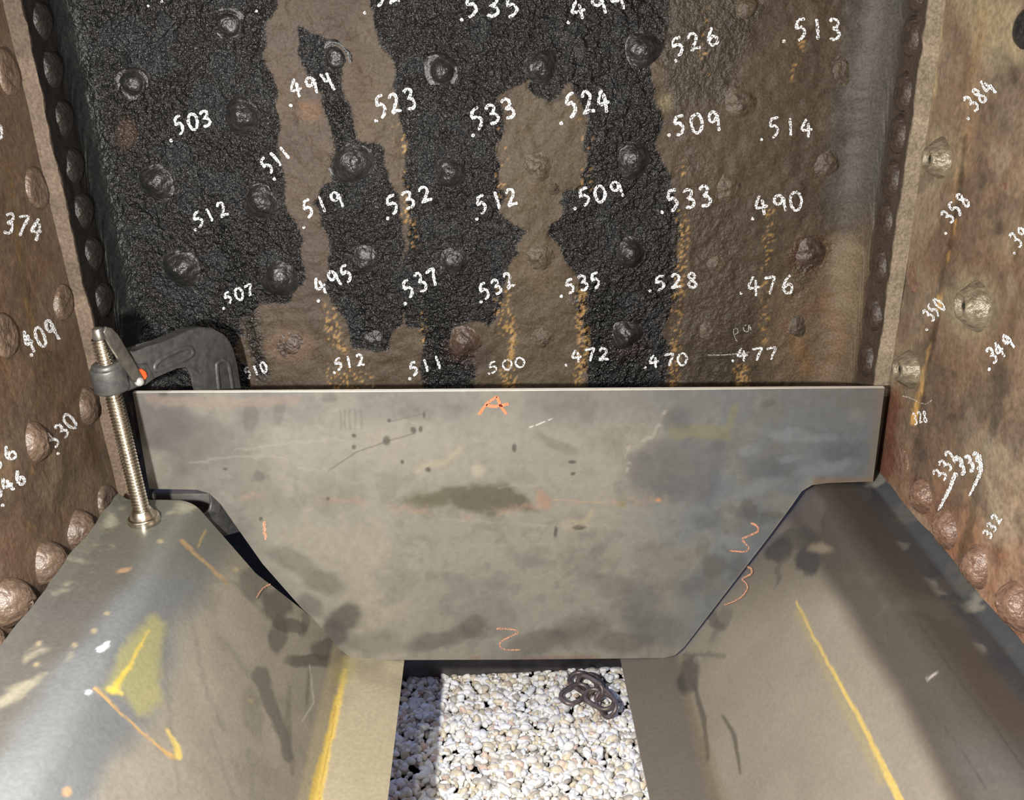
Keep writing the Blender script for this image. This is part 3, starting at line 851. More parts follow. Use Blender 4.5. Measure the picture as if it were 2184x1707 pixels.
for (x, y, a, b) in ((882, 917, 6, 7), (897, 915, 4, 7), (825, 940, 8, 10), (905, 885, 3, 8), (830, 897, 4, 4), (858, 985, 4, 5), (913, 1002, 6, 5), (1097, 955, 5, 9), (1185, 1135, 4, 12), (1220, 986, 8, 4), (1222, 1011, 5, 4), (755, 955, 5, 5), (555, 1108, 4, 4), (700, 1065, 4, 4), (755, 930, 5, 4), (480, 1000, 5, 3)):
    P.mix(P.ell(x, y, a, b, 0, .4, 2), (.06, .058, .052), .75)
P.mix(P.line([(700, 1005), (760, 965), (830, 940), (885, 925)], 2, 1.5, 1), (.08, .075, .065), .7)
P.mix(P.line([(830, 900), (905, 882)], 2, 1.5, 1), (.1, .095, .085), .6)
for x in (726, 735, 745, 757, 770): P.mix(P.line([(x, 875), (x + 2, 915)], 3, 2, 2), (.11, .12, .11), .5)
P.mix(P.line([(1130, 912), (1182, 892)], 2, 1, 1) * sstep(.4, .5, P.noise(160, 77)), (.7, .68, .6), .9)
P.mix(P.poly([(1425, 900), (1550, 905), (1560, 868), (1573, 865), (1566, 905), (1556, 945), (1540, 935), (1430, 935)], 5, 8), (.185, .180, .115), .7)
P.mix(P.poly([(1425, 935), (1556, 942), (1545, 1000), (1520, 1080), (1340, 1040), (1345, 965)], 16, 16), (.105, .108, .122), .55)
for x, y, a, b, g in ((1365, 1290, 40, 60, 0), (1400, 1345, 50, 34, 0), (1455, 890, 24, 26, 0), (1510, 1110, 30, 20, 0), (1600, 1100, 60, 12, 15), (1570, 1210, 20, 30, 20), (1480, 1250, 40, 20, -30), (1650, 1000, 50, 30, 0), (1800, 960, 50, 24, 0)):
    P.mix(P.ell(x, y, a, b, g, .5, 14, 45, int(x) % 8), (.088, .094, .105), .45)
for x, y, a, b, g in ((1700, 930, 70, 12, 5), (1680, 975, 26, 8, 0), (1600, 960, 20, 16, 0), (1760, 1000, 60, 14, -10), (1620, 1040, 50, 14, -20), (1560, 1160, 30, 14, 0)):
    P.mix(P.ell(x, y, a, b, g, .5, 12, 45, int(x) % 8), (.24, .26, .28), .4)
P.mix(P.line([(1868, 1027), (1765, 1032), (1732, 1037), (1710, 1050), (1690, 1079), (1640, 1147), (1550, 1264), (1462, 1381), (1440, 1400), (1415, 1406)], 4, 2, .5), (.40, .34, .24), .7)  # cut-edge highlight painted along the right slope
P.mix(P.line([(1335, 1020), (1340, 960), (1390, 930), (1420, 880)], 8, 4, 12) * sstep(.5, .62, P.noise(120, 78)), (.35, .33, .28), .6)
P.mix(P.line([(520, 1055), (800, 1075), (1000, 1100), (1200, 1070), (1420, 1065)], 14, 8, 12) * sstep(.45, .6, P.noise(60, 79)), (.33, .23, .17), .4)
P.mix(P.line([(1180, 1066), (1290, 1073)], 2, 1, 1), (.45, .28, .18), .5)
P.mix(P.ell(1327, 1076, 10, 8, 0, .4, 2), (.24, .20, .12), .7); P.mix(P.ell(1404, 1067, 5, 4, 0, .4, 1), (.50, .25, .12), .8)
P.mix(P.poly([(300, 845), (640, 848), (640, 862), (480, 872), (330, 868)], 7, 10), (.24, .19, .155), .6)
edge = np.minimum(sstep(1874, 1868, 0 * P.px), 1)
P.mix(sstep(26, 4, np.abs(P.px - (1887 - (P.py - 828) * .125))) , (.20, .155, .115), .6)
P.mix(sstep(16, 2, np.abs(P.py - 1028)) * (P.px > 1735), (.23, .15, .10), .6)
P.mix(sstep(12, 2, np.abs(P.py - 1407)) * sstep(.45, .6, P.noise(40, 44)) * (P.px > 760), (.20, .13, .10), .6)
for q in ([(405, 985), (560, 970), (620, 985)], [(500, 960), (700, 935), (760, 945)], [(640, 1000), (720, 1003)], [(1060, 1040), (1200, 1030)], [(940, 1110), (1300, 1125)]):
    P.mix(P.line(q, 3, 3, 8), (.36, .34, .30), .3)
P.mul(np.full(len(P.px), .90))
m_plate = surf_mat('mill_scale_plate', .12, 45, .35, .0012, (.93, 1.07), .5)
back = G + np.array([0, .0065, 0])
plate = shell('steel_plate', G, back, m_plate, P)
tag(plate, 'flat grey steel plate marked A standing across the two bent sheets', 'steel plate')
# lit highlight along the sheared top edge, painted into the colour
me = plate.data; at = me.attributes['PaintedTone']; ca = np.zeros(len(me.vertices) * 4); at.data.foreach_get('color', ca); ca = ca.reshape(2, ncol, nrow, 4)
ca[:, :, -1, :3] = (.80, .77, .70)
at.data.foreach_set('color', ca.ravel())


def s_plate(x, y): return aty(x, y, YP - .0006)


marks('crayon_letter', [[(1021, 885), (1038, 862), (1060, 846)], [(1060, 846), (1069, 868), (1080, 884)], [(1037, 864), (1056, 867), (1085, 862)]], 6.5, s_plate, m_orange, plate, 'orange crayon letter A', taper=.8)
marks('crayon_mark', [[(1058, 1342), (1085, 1342), (1105, 1349), (1088, 1358), (1068, 1370), (1068, 1382), (1085, 1387), (1110, 1386)]], 4.0, s_plate, m_orange_f, plate, 'orange crayon figure 2', taper=.6)
marks('crayon_mark', [[(1601, 1116), (1614, 1122), (1616, 1134), (1600, 1142), (1583, 1150), (1590, 1160), (1597, 1168), (1588, 1177), (1556, 1175)]], 5.0, s_plate, m_orange_f, plate, 'orange crayon figure 3', taper=.6)
marks('crayon_mark', [[(564, 1112), (564, 1130), (567, 1152)]], 6.5, s_plate, m_orange_f, plate, 'orange crayon figure 1')


# ================================================================== BENT SHEETS
def fillet(pts, rad):
    out = []
    for i, p in enumerate(pts):
        p = np.array(p, float)
        if i == 0 or i == len(pts) - 1 or rad[i] == 0:
            out.append(p); continue
        a = np.array(pts[i - 1]) - p; b = np.array(pts[i + 1]) - p
        la = np.linalg.norm(a); lb = np.linalg.norm(b); a = a / la; b = b / lb
        ang = math.acos(np.clip(a @ b, -1, 1)); d = min(rad[i] / math.tan(ang / 2), la * .45, lb * .45); rr = d * math.tan(ang / 2)
        c = p + (a + b) / np.linalg.norm(a + b) * rr / math.sin(ang / 2)
        s0 = p + a * d; s1 = p + b * d
        for t in np.linspace(0, 1, 12):
            v = (s0 - c) * (1 - t) + (s1 - c) * t; v = v / np.linalg.norm(v) * rr
            out.append(c + v)
    out = np.array(out)
    # even spacing
    seg = np.linalg.norm(np.diff(out, axis=0), axis=1); s = np.concatenate([[0], np.cumsum(seg)])
    n = int(s[-1] / .002)
    ss = np.linspace(0, s[-1], n)
    return np.stack([np.interp(ss, s, out[:, 0]), np.interp(ss, s, out[:, 1])], -1), ss


def section(pix):
    q = aty(np.array([p[0] for p in pix], float), np.array([p[1] for p in pix], float), YP)
    return [(a[0], a[2]) for a in q]


SLEFT = section([(270, 1024), (292, 1037), (426, 1039), (738, 1401), (862, 1411.5)])
SRIGHT = section([(1888, 1018), (1860, 1035), (1742, 1036), (1452, 1402), (1325, 1410.5)])


def bent(name, sec, rad, yend, paintf, mat, flip, wob):
    C, ss = fillet(sec, rad)
    T = np.gradient(C, axis=0); T /= np.linalg.norm(T, axis=1)[:, None]
    n2 = np.stack([-T[:, 1], T[:, 0]], -1)
    if n2[len(n2) // 3][1] < 0: n2 = -n2
    fr = ss / ss[-1]
    ye = yend(fr)
    vs = np.concatenate([np.linspace(0, .3, 30, endpoint=False), np.linspace(.3, 1, 290)])
    Y = .05 + (ye[:, None] - .05) * vs[None, :]
    X = np.repeat(C[:, 0][:, None], len(vs), 1); Z = np.repeat(C[:, 1][:, None], len(vs), 1)
    h = (fbm(Y * 7, ss[:, None] * 7 + 0 * Y, 3, wob) - .5) * .005
    h = h * sstep(YP + .03, YP - .08, Y)
    ragged = (fbm(Y * 18, 0 * Y, 4, wob + 2) - .5) * .010 * sstep(.04, 0, fr[:, None])
    G0 = np.stack([X + ragged, Y, Z], -1)
    N3 = np.stack([n2[:, 0][:, None] + 0 * Y, 0 * Y, n2[:, 1][:, None] + 0 * Y], -1)
    G = G0 + N3 * h[..., None]
    px, py = topix(G0.reshape(-1, 3))
    P = Paint(px, py, Y.ravel(), (ss[:, None] + 0 * Y).ravel(), (.25, .235, .2))
    P.s = (ss[:, None] + 0 * Y).ravel(); P.fr = (fr[:, None] + 0 * Y).ravel()
    paintf(P)
    B = G - N3 * .006
    if flip:
        G = G[:, ::-1]; B = B[:, ::-1]; P = P_flip(P, G.shape, -1)
    return shell(name, G, B, mat, P)


def paint_left(P):
    P.rough[:] = .36; P.bump[:] = .3
    P.col[:] = (.255, .235, .195)
    P.mul(.86 + .28 * P.noise(12, 5))
    P.mix(sstep(.5, .7, P.noise(18, 6)), (.31, .285, .235), .4)
    P.mix(sstep(.55, .75, P.noise(30, 8)), (.17, .155, .13), .35)
    # mill scale over the ridge, with reflected blue and brown painted in
    P.mix(sstep(.36, .27, P.fr + (P.noise(9, 7) - .5) * .10), (.135, .150, .165), .85, .30)
    P.mix(sstep(.16, .10, P.fr + (P.noise(12, 17) - .5) * .12), (.105, .095, .080), .75, .33)
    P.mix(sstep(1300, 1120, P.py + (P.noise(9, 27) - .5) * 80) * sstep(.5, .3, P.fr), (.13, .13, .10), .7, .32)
    for q, w in (([(150, 1200), (230, 1175)], 26), ([(120, 1270), (200, 1230)], 18), ([(0, 1500), (80, 1450)], 26), ([(100, 1430), (150, 1400)], 14), ([(290, 1110), (420, 1075)], 14), ([(60, 1400), (120, 1370)], 10), ([(230, 1120), (260, 1090)], 20)):
        P.mix(P.line(q, w, 10, 12) * sstep(.42, .6, P.noise(40, 31)), (.36, .34, .25), .7)
    # yellow-green flash of primer
    P.mix(P.poly([(330, 1310), (350, 1330), (340, 1420), (345, 1500), (300, 1530), (262, 1480), (225, 1468), (260, 1390), (300, 1330)], 14, 12), (.36, .34, .12), .6)
    P.mix(P.line([(318, 1345), (285, 1410), (240, 1475)], [3, 7, 16], 4, 6), (.62, .46, .08), .85)
    P.mix(P.line([(230, 1470), (258, 1478)], 10, 5, 4), (.66, .50, .10), .8)
    P.mix(P.line([(205, 1470), (260, 1520), (320, 1575), (372, 1615)], [8, 4, 4, 10], 2, 3), (.52, .33, .12), .85)
    P.mix(P.line([(358, 1555), (375, 1590), (382, 1612)], [4, 14, 16], 3, 4), (.66, .50, .14), .9)
    P.mix(P.line([(390, 1155), (440, 1200), (485, 1245)], [10, 7, 8], 2.5, 4), (.40, .27, .14), .8)
    P.mix(P.line([(440, 1130), (425, 1165)], 4, 2, 3), (.42, .30, .13), .7)
    P.mix(P.ell(265, 1215, 16, 6, -15, .4, 3), (.42, .27, .16), .7); P.mix(P.ell(140, 1690, 10, 10, 0, .4, 3), (.5, .30, .16), .8)
    for (x, y) in ((228, 1308), (160, 1375), (82, 1372), (78, 1418), (200, 1345), (535, 1495), (505, 1215), (342, 1153)): P.mix(P.ell(x, y, 6, 5, 0, .5, 3), (.40, .33, .20), .7)
    P.mix(P.line([(212, 1385), (232, 1372)], 12, 3, 6) * sstep(.45, .55, P.noise(150, 32)), (.75, .78, .82), .9)
    P.mix(P.ell(190, 1475, 7, 5, 0, .4, 2), (.8, .83, .88), .9)
    # greasy smears
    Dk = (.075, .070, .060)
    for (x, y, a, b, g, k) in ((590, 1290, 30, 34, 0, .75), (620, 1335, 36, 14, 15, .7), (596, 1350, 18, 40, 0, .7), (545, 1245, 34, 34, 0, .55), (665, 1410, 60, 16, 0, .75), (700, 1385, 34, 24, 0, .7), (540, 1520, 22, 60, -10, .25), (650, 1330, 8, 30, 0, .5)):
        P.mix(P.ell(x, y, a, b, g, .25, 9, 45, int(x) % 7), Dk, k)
    P.mix(P.line([(555, 1440), (575, 1500), (605, 1570), (615, 1620)], [36, 26, 24, 18], 5, 5), (.095, .088, .076), .7)
    P.mix(P.line([(620, 1465), (612, 1540), (625, 1650)], [8, 16, 10], 5, 5), (.13, .12, .10), .5)
    for q in ([(360, 1290), (352, 1400), (362, 1530), (385, 1700)], [(400, 1270), (420, 1380), (440, 1480), (480, 1560)], [(480, 1370), (530, 1440)], [(450, 1560), (500, 1700)], [(530, 1600), (540, 1707)], [(560, 1300), (500, 1240), (440, 1240)], [(640, 1600), (670, 1640)]):
        P.mix(P.line(q, 7, 6, 7), (.15, .145, .13), .45)
    P.mix(P.line([(660, 1420), (668, 1500), (645, 1540)], 2.5, 1.5, 2), (.55, .53, .48), .6)
    P.mix(P.line([(658, 1430), (655, 1500)], 6, 3, 3), (.09, .09, .08), .6)
    # floor strip: buff with a yellow line along the bend
    fl = sstep(.765, .79, P.fr)
    P.mix(fl, (.40, .35, .235), .65, .42)
    P.mix(fl * sstep(1560, 1400, P.py) * sstep(.45, .7, P.noise(14, 34)), (.19, .17, .13), .6)
    P.mix(P.line([(735, 1430), (720, 1500), (700, 1580), (672, 1707)], [8, 16, 20, 26], 5, 5), (.68, .50, .11), .85)
    P.mix(P.line([(742, 1420), (728, 1440)], 40, 16, 8), (.34, .30, .12), .6)
    P.mix(P.line([(715, 1510), (680, 1707)], 3, 2, 3), (.38, .22, .06), .7)


def paint_right(P):
    P.rough[:] = .40; P.bump[:] = .25
    P.col[:] = (.235, .213, .178)
    P.mul(.88 + .24 * P.noise(10, 45))
    P.mix(sstep(.5, .7, P.noise(14, 46)), (.27, .25, .21), .4)
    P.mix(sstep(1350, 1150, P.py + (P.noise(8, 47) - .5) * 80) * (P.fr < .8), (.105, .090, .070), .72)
    P.mix(sstep(.33, .27, P.fr + (P.noise(8, 48) - .5) * .05), (.060, .050, .043), .88, .42)  # flat top's grazing shade painted in as dark brown
    P.mix(sstep(.10, .075, P.fr), (.060, .066, .074), .9, .28)
    P.mix(sstep(.10, .075, P.fr) * sstep(.55, .65, P.noise(26, 49)), (.26, .25, .21), .6)  # wavy sheen on the edge strip, painted as pale patches
    P.mix(sstep(1520, 1660, P.py) * sstep(.30, .24, P.fr), (.11, .115, .115), .5)
    P.mix(sstep(.81, .84, P.fr), (.115, .100, .092), .75, .45)
    P.mix(P.line([(1452, 1400), (1480, 1530), (1535, 1707)], [20, 26, 40], 10, 6), (.19, .165, .11), .6)
    P.mix(P.line([(1975, 1500), (2050, 1600), (2130, 1720)], 3, 2, 3), (.05, .045, .045), .6)
    P.mix(P.line([(1960, 1330), (2060, 1470), (2184, 1640)], 4, 3, 3), (.045, .038, .034), .5)
    P.mix(sstep(.52, .66, P.noise(16, 96)) * sstep(.3, .25, P.fr), (.12, .105, .09), .5)
    P.mix(P.line([(1700, 1285), (1745, 1375), (1835, 1540), (1925, 1715)], [4, 6, 9, 17], 2.5, 3), (.58, .43, .12), .85)
    P.mix(P.line([(1705, 1310), (1760, 1430), (1880, 1660)], [16, 14, 26], 10, 6), (.32, .27, .14), .5)
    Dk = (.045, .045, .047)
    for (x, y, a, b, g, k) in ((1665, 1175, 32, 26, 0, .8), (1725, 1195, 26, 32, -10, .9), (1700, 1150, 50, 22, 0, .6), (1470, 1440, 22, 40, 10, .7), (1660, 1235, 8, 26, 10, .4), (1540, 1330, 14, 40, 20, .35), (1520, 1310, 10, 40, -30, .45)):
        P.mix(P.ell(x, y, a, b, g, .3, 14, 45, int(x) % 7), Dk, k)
    P.mix(P.line([(1482, 1465), (1500, 1530), (1510, 1620)], [8, 12, 8], 3, 3), (.08, .072, .062), .75)
    P.mix(P.line([(1543, 1528), (1568, 1570), (1580, 1650)], [5, 10, 5], 2.5, 2), (.075, .07, .06), .75)
    P.mix(P.line([(1460, 1395), (1545, 1400)], 9, 4, 5), (.08, .07, .06), .5)
    P.mix(P.line([(1975, 1450), (1998, 1437)], 4, 2, 2), (.6, .58, .55), .6)
    P.mix(P.ell(1750, 1170, 24, 10, 0, .5, 6), (.26, .22, .16), .6)


m_bl = surf_mat('bent_sheet_left', .2, 70, .35, .0012, (.9, 1.1), .5)
m_br = surf_mat('bent_sheet_right', .2, 70, .3, .0012, (.92, 1.08), .5)
shl = bent('bent_sheet', SLEFT, [0, .006, .034, .014, 0], lambda f: np.interp(f, [0, .45, .78, 1], [1.066, 1.066, 1.115, 1.15]), paint_left, m_bl, False, 3)
tag(shl, 'left bent steel sheet, bluish ridge with yellow primer streaks, clamp foot pressing on it', 'bent steel sheet')
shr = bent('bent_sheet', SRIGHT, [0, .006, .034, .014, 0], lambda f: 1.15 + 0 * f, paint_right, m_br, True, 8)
tag(shr, 'right bent steel sheet, brown-grey slope with one thin straight yellow line', 'bent steel sheet')
_a = np.array([SRIGHT[2][0], 0, SRIGHT[2][1]]); _b = np.array([SRIGHT[3][0], 0, SRIGHT[3][1]])
nR = np.cross(_b - _a, (0, 1, 0)); nR /= np.linalg.norm(nR); nR = nR if nR[2] > 0 else -nR
_a2 = np.array([SLEFT[2][0], 0, SLEFT[2][1]]); _b2 = np.array([SLEFT[3][0], 0, SLEFT[3][1]])
nL = np.cross(_b2 - _a2, (0, 1, 0)); nL /= np.linalg.norm(nL); nL = nL if nL[2] > 0 else -nL


def s_rs(x, y): return onplane(x, y, _a + nR * .0032, nR)
def s_ls(x, y): return onplane(x, y, _a2 + nL * .0032, nL)


marks('crayon_mark', [[(1590, 1208), (1602, 1213), (1602, 1224), (1583, 1236), (1591, 1244), (1594, 1256), (1583, 1272), (1566, 1283), (1545, 1291)]], 3.8, s_rs, m_orange_f, shr, 'orange crayon figure 3', taper=.6)
marks('crayon_mark', [[(577, 1246), (560, 1256), (546, 1276)]], 4, s_ls, m_orange_f, shl, 'short orange crayon tick', taper=.4)

# ================================================================== CLAMP
ZT = SLEFT[2][1] + .001
Fp = onplane(np.array(308.), np.array(1112.), (0, 0, ZT), (0, 0, 1))
Tp = aty(207., 698., Fp[1] - .004)
Sp = aty(470., 800., 1.150)
cn = np.cross(Sp - Fp, Tp - Fp); cn /= np.linalg.norm(cn)
if cn[1] > 0: cn = -cn            # faces the camera
ax = (Tp - Fp) / np.linalg.norm(Tp - Fp)


def cp(x, y): return onplane(np.asarray(x, float), np.asarray(y, float), Fp, cn)


m_cast = noise_mat('black_cast_clamp', (.040, .040, .040), (.066, .065, .062), .42, .1, 120, .5, .0012, .6)
m_steel = noise_mat('bright_screw_steel', (.50, .46, .38), (.66, .61, .52), .24, 1.0, 200, .15, .0006)
m_lever = noise_mat('lever_steel', (.16, .15, .135), (.25, .235, .21), .3, .8, 120, .3, .0008)
m_or = noise_mat('orange_plastic', (.80, .085, .02), (.92, .12, .03), .4, 0, 120, .1, .0005)
clamp = empty('screw_clamp', Fp)
tag(clamp, 'black C-shaped screw clamp with long steel screw gripping the left bent sheet', 'clamp')


def tocl(o):
    mw = o.matrix_world.copy(); o.parent = clamp; o.matrix_parent_inverse = Matrix.Translation(Vector(-Fp)); return o


def extr(name, pix, t0, t1, mat, bev=.002):
    pts = [Vector(cp(x, y)) for x, y in pix]
    bm = bmesh.new()
    n = Vector(cn)
    a = [bm.verts.new(p + n * t1) for p in pts]; b = [bm.verts.new(p + n * t0) for p in pts]
    k = len(pts)
    f1 = bm.faces.new(a); f2 = bm.faces.new(b[::-1])
    for i in range(k): bm.faces.new((a[i], b[i], b[(i + 1) % k], a[(i + 1) % k]))
    if bev:
        es = [e for e in f1.edges] + [e for e in f2.edges]
        bmesh.ops.bevel(bm, geom=es, offset=bev, segments=3, profile=.5, affect='EDGES')
    bmesh.ops.triangulate(bm, faces=[f for f in bm.faces if len(f.verts) > 4])
    return bm_obj(name, bm, mat, None, 40)


outer = [(264, 746), (302, 742), (335, 728), (366, 715), (392, 703), (413, 697), (441, 698), (467, 711), (480, 727), (488, 745), (497, 780), (503, 832), (520, 930), (540, 1030), (548, 1075), (540, 1110), (515, 1130), (470, 1140), (380, 1150), (330, 1155), (300, 1158)]
inner = [(300, 1132), (330, 1130), (380, 1122), (440, 1106), (458, 1092), (462, 1075), (450, 1000), (435, 910), (424, 832), (420, 800), (413, 784), (400, 776), (366, 784), (335, 797), (310, 808), (288, 818)]
fr_o = tocl(extr('frame', outer + inner, -.009, .009, m_cast, .0025))


def pad(pix, t, name='web_panel'):
    pass


# raised ribs around the recessed webs (the frame's I-section): thin rims standing proud of the faces
def rim(pix, w):
    pts = resample(pix + [pix[0]], 6)
    bm = bmesh.new(); n = Vector(cn)
    k = len(pts) - 1
    c = [Vector(cp(p[0], p[1])) for p in pts[:k]]
    ring = []
    for i in range(k):
        t = (c[(i + 1) % k] - c[i - 1]).normalized(); s = t.cross(n).normalized()
        ring.append([bm.verts.new(c[i] + s * w * math.cos(a) + n * (.0088 + w * .8 * math.sin(a))) for a in np.linspace(0, 2 * PI, 8, endpoint=False)])
    for i in range(k):
        for j in range(8):
            bm.faces.new((ring[i][j], ring[(i + 1) % k][j], ring[(i + 1) % k][(j + 1) % 8], ring[i][(j + 1) % 8]))
    return bm_obj('rib', bm, m_cast, None, 60)


for q in ([(320, 775), (335, 762), (375, 744), (392, 740), (399, 748), (392, 760), (350, 778), (322, 788), (318, 782)],
          [(450, 776), (460, 768), (473, 772), (480, 800), (492, 880), (508, 985), (498, 1000), (484, 990), (468, 900), (455, 830)]):
    rb = rim(q, .0030); rb.parent = fr_o

# collar and lug
def cyl(p0, p1, r0, r1, mat, name, seg=32, bev=0):
    p0 = Vector(p0); p1 = Vector(p1); d = (p1 - p0); L = d.length; d.normalize()
    bm = bmesh.new()
    bmesh.ops.create_cone(bm, cap_ends=True, segments=seg, radius1=r0, radius2=r1, depth=L)
    if bev:
        bmesh.ops.bevel(bm, geom=[e for e in bm.edges if len(e.link_faces) == 2 and any(len(f.verts) > 4 for f in e.link_faces)], offset=bev, segments=3, profile=.5, affect='EDGES')
    q = d.to_track_quat('Z', 'Y').to_matrix().to_4x4()
    bmesh.ops.transform(bm, matrix=Matrix.Translation((p0 + p1) / 2) @ q, verts=bm.verts)
    return bm_obj(name, bm, mat, None, 40)


Ltot = np.linalg.norm(Tp - Fp)
axp = lambda s: Fp + ax * s


def s_at(y):   # distance along the screw whose image lies at row y
    s = np.linspace(0, Ltot * 1.1, 500); q = topix(Fp + ax * s[:, None])
    return float(np.interp(-y, -q[1], s))


tocl(cyl(axp(s_at(834)), axp(s_at(782)), .0185, .0185, m_cast, 'collar', 40, .003))
tocl(extr('collar_lug', [(236, 780), (262, 776), (300, 772), (318, 806), (296, 818), (262, 832), (240, 836)], -.011, .011, m_cast, .003))
tocl(cyl(axp(s_at(786)), axp(s_at(774)), .0165, .0150, m_cast, 'collar_cap', 40, .002))
# threaded screw: radius follows the thread
rs = .0072; pitch = .0040
s0, s1 = s_at(1092), s_at(722)
nz = int((s1 - s0) / (pitch / 10)); na = 28
e1 = np.cross(ax, cn); e1 /= np.linalg.norm(e1); e2 = np.cross(ax, e1)
ii = np.linspace(s0, s1, nz); aa = np.linspace(0, 2 * PI, na, endpoint=False)
S_, A_ = np.meshgrid(ii, aa, indexing='ij')
phs = (S_ / pitch - A_ / (2 * PI)) % 1.0
RR = rs + .0024 * (1 - np.abs(phs - .5) * 2)
VV = Fp + ax * S_[..., None] + e1 * (RR * np.cos(A_))[..., None] + e2 * (RR * np.sin(A_))[..., None]
I = np.arange(nz * na).reshape(nz, na)
q = np.stack([I[:-1], np.roll(I, -1, 1)[:-1], np.roll(I, -1, 1)[1:], I[1:]], -1).reshape(-1, 4)
tocl(mesh_obj('screw', VV.reshape(-1, 3), q, m_steel, None, True))
tocl(cyl(axp(s1 - .001), axp(s1 + .012), .0078, .0055, m_lever, 'screw_tip', 24, .0015))
# swivel foot: collar, ball and pressure pad
tocl(cyl(axp(.016), axp(s0 + .002), .0085, .0078, m_steel, 'swivel_neck', 28, .001))
tocl(cyl(axp(.006), axp(.017), .0155, .0100, m_steel, 'swivel_cup', 32, .002))
tocl(cyl(Fp + np.array([0, 0, -.002]), axp(.007), .0185, .0175, m_steel, 'pressure_pad', 36, .0015))
# folded lever with ball end
off = cn * .014
lv = extr('lever', [(198, 706), (203, 694), (216, 697), (230, 712), (284, 803), (276, 816), (260, 808), (236, 772), (212, 732)], .0125, .0165, m_lever, .001)
tocl(lv)
bm = bmesh.new(); bmesh.ops.create_uvsphere(bm, u_segments=24, v_segments=14, radius=.0052)
bmesh.ops.translate(bm, vec=Vector(cp(276., 811.) + cn * .015), verts=bm.verts); tocl(bm_obj('lever_ball', bm, noise_mat('ball_steel', (.55, .55, .54), (.7, .7, .68), .25, .6, 100, .1, .0003), None, 60))
tocl(extr('release_button', [(272, 787), (284, 784), (293, 790), (296, 800), (291, 808), (284, 807)], .006, .0145, m_or, .002))

# ================================================================== BELOW THE SHEETS
ZG = 0.27      # ground level under the opening
m_ground = noise_mat('dark_ground', (.008, .007, .006), (.016, .014, .012), .9, 0, 25, .8, .01, .05)
bm = bmesh.new(); box(bm, (-2.5, -1.5, ZG - .05), (2.5, 4.5, ZG - .011)); o = bm_obj('floor', bm, m_ground); o['kind'] = 'structure'; o['label'] = 'dark ground under the gravel'
m_peb, nt, b = new_mat('quartz_pebbles')
a = nt.nodes.new('ShaderNodeAttribute'); a.attribute_name = 'PaintedTone'
tc = nt.nodes.new('ShaderNodeTexCoord'); n1 = nt.nodes.new('ShaderNodeTexNoise'); n1.inputs['Scale'].default_value = 160; n1.inputs['Detail'].default_value = 4
nt.links.new(tc.outputs['Object'], n1.inputs['Vector'])
mr = nt.nodes.new('ShaderNodeMapRange'); mr.inputs[1].default_value = .3; mr.inputs[2].default_value = .7; mr.inputs[3].default_value = .78; mr.inputs[4].default_value = 1.08
nt.links.new(n1.outputs['Fac'], mr.inputs[0])
mx = nt.nodes.new('ShaderNodeVectorMath'); mx.operation = 'SCALE'
nt.links.new(a.outputs['Color'], mx.inputs[0]); nt.links.new(mr.outputs[0], mx.inputs['Scale']); nt.links.new(mx.outputs[0], b.inputs['Base Color'])
bp = nt.nodes.new('ShaderNodeBump'); bp.inputs['Strength'].default_value = .4; bp.inputs['Distance'].default_value = .002
nt.links.new(n1.outputs['Fac'], bp.inputs['Height']); nt.links.new(bp.outputs[0], b.inputs['Normal'])
b.inputs['Roughness'].default_value = .42
bm = bmesh.new(); bmesh.ops.create_icosphere(bm, subdivisions=2, radius=1)
IV = np.array([v.co[:] for v in bm.verts]); IF = np.array([[v.index for v in f.verts] for f in bm.faces]); bm.free()
rg = np.random.RandomState(3)


def pebbles(n, x0, x1, y0, y1, zlo, zhi, smin, smax):
    Vs = []; Fs = []; Cs = []
    for i in range(n):
        s = smin + (smax - smin) * rg.rand() ** 1.6
        sc = s * np.array([1 + .5 * rg.rand(), .75 + .25 * rg.rand(), .55 + .25 * rg.rand()])
        d = IV.copy()
        for k in range(3):
            w = rg.randn(3) * 1.6; d = d * (1 + .09 * np.sin(IV @ w + rg.rand() * 6))[:, None]
        for k in range(3):   # a few chipped facets
            nn = rg.randn(3); nn /= np.linalg.norm(nn); c = .62 + .25 * rg.rand()
            dd = d @ nn; d = d - nn * np.maximum(dd - c, 0)[:, None] * .85
        d = d * sc
        q = rg.randn(4) * np.array([1, .35, .35, 1]); q /= np.linalg.norm(q)
        w, x, y, z = q
        R = np.array([[1 - 2 * (y * y + z * z), 2 * (x * y - z * w), 2 * (x * z + y * w)], [2 * (x * y + z * w), 1 - 2 * (x * x + z * z), 2 * (y * z - x * w)], [2 * (x * z - y * w), 2 * (y * z + x * w), 1 - 2 * (x * x + y * y)]])
        d = d @ R.T + np.array([x0 + (x1 - x0) * rg.rand(), y0 + (y1 - y0) * rg.rand(), zlo + (zhi - zlo) * rg.rand()])
        Fs.append(IF + len(Vs) * len(IV)); Vs.append(d)
        t = rg.rand()
        c = np.array((.94, .92, .86)) if t < .5 else np.array((.88, .90, .92)) if t < .72 else np.array((.74, .66, .50)) if t < .86 else np.array((.52, .48, .42)) if t < .95 else np.array((.70, .55, .45))
        Cs.append(np.repeat((np.minimum(c * (.85 + .3 * rg.rand()), .96))[None], len(IV), 0))
    return np.concatenate(Vs), np.concatenate(Fs), np.concatenate(Cs)


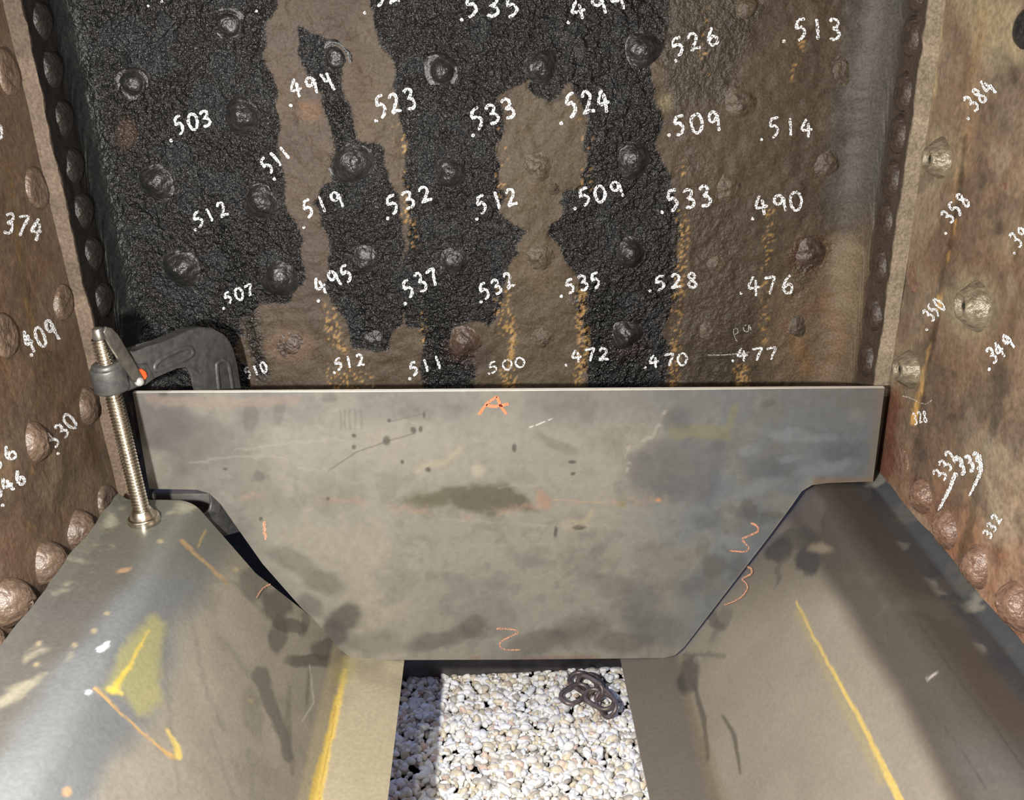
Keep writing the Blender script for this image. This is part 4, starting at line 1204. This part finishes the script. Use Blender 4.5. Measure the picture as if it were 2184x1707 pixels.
V1, F1, C1 = pebbles(4600, -.30, .32, .86, 1.42, ZG - .010, ZG - .001, .0052, .0090)
V2, F2, C2 = pebbles(6600, -.30, .32, .86, 1.42, ZG, ZG + .006, .0034, .0084)
gv = mesh_obj('gravel', np.concatenate([V1, V2]), np.concatenate([F1, F2 + len(V1)]), m_peb)
cc_ = np.ones((len(V1) + len(V2), 4)); cc_[:, :3] = np.concatenate([C1, C2])
at = gv.data.attributes.new('PaintedTone', 'FLOAT_COLOR', 'POINT'); at.data.foreach_set('color', cc_.ravel())
tag(gv, 'loose white and buff gravel on the ground seen through the slot', 'gravel', kind='stuff')

# cross bar under the sheets, partly hidden behind the plate
m_bar = noise_mat('dull_grey_bar', (.060, .054, .050), (.11, .10, .095), .6, .1, 40, .8, .003)
bm = bmesh.new(); box(bm, (-.60, 1.325, ZG + .004), (.60, 1.375, ZG + .10), .006)
bmesh.ops.rotate(bm, cent=(0, 1.35, ZG), matrix=Matrix.Rotation(.055, 3, 'Z'), verts=bm.verts)
o = bm_obj('cross_bar', bm, m_bar); tag(o, 'dark grey bar lying on the gravel just behind the plate bottom', 'metal bar')
bm = bmesh.new(); box(bm, (-.475, 1.185, .600), (-.372, 1.225, .688), .004)
box(bm, (-.475, 1.19, ZG - .011), (-.44, 1.22, .605))
o = bm_obj('foundation_block', bm, m_bar); tag(o, 'grey steel block just visible under the plate behind the clamp foot', 'metal block')
# chain
m_chain = noise_mat('rusty_chain_steel', (.13, .10, .095), (.25, .20, .19), .42, .5, 90, .6, .002)
ch = empty('chain', (0.14, 1.26, ZG + .01)); tag(ch, 'short heap of rusty grey chain lying on the white gravel', 'chain')


def link(c, yaw, tilt, L, Wd, rr, z):
    bm = bmesh.new(); n = 28; ring = []
    for i in range(n):
        a = 2 * PI * i / n
        x = (L / 2 - Wd / 2) * (1 if math.cos(a) > 0 else -1) * min(1, abs(math.cos(a)) * 3) + Wd / 2 * math.cos(a); y = Wd / 2 * math.sin(a)
        ring.append(Vector((x, y, 0)))
    R_ = []
    for i in range(n):
        t = (ring[(i + 1) % n] - ring[i - 1]).normalized(); s = t.cross(Vector((0, 0, 1)))
        R_.append([bm.verts.new(ring[i] + s * rr * math.cos(b) + Vector((0, 0, rr * math.sin(b)))) for b in np.linspace(0, 2 * PI, 10, endpoint=False)])
    for i in range(n):
        for j in range(10): bm.faces.new((R_[i][j], R_[(i + 1) % n][j], R_[(i + 1) % n][(j + 1) % 10], R_[i][(j + 1) % 10]))
    bmesh.ops.transform(bm, matrix=Matrix.Translation((c[0], c[1], z)) @ Matrix.Rotation(yaw, 4, 'Z') @ Matrix.Rotation(tilt, 4, 'X'), verts=bm.verts)
    o = bm_obj('chain_link', bm, m_chain, None, 80); o.parent = ch; o.matrix_parent_inverse = Matrix.Translation((-.14, -1.26, -ZG - .01))


for (x, y, yaw, tilt, z) in ((1243, 1462, -.9, .25, .026), (1226, 1484, .7, .15, .024), (1258, 1476, -.8, 1.2, .030), (1278, 1498, -.75, .2, .027), (1292, 1508, -1.2, .9, .028), (1262, 1464, -1.1, .4, .022)):
    g = onplane(np.array(float(x)), np.array(float(y)), (0, 0, ZG + .012), (0, 0, 1))
    link(g, yaw, tilt, .050, .029, .0038, ZG + z * .8 - .004)
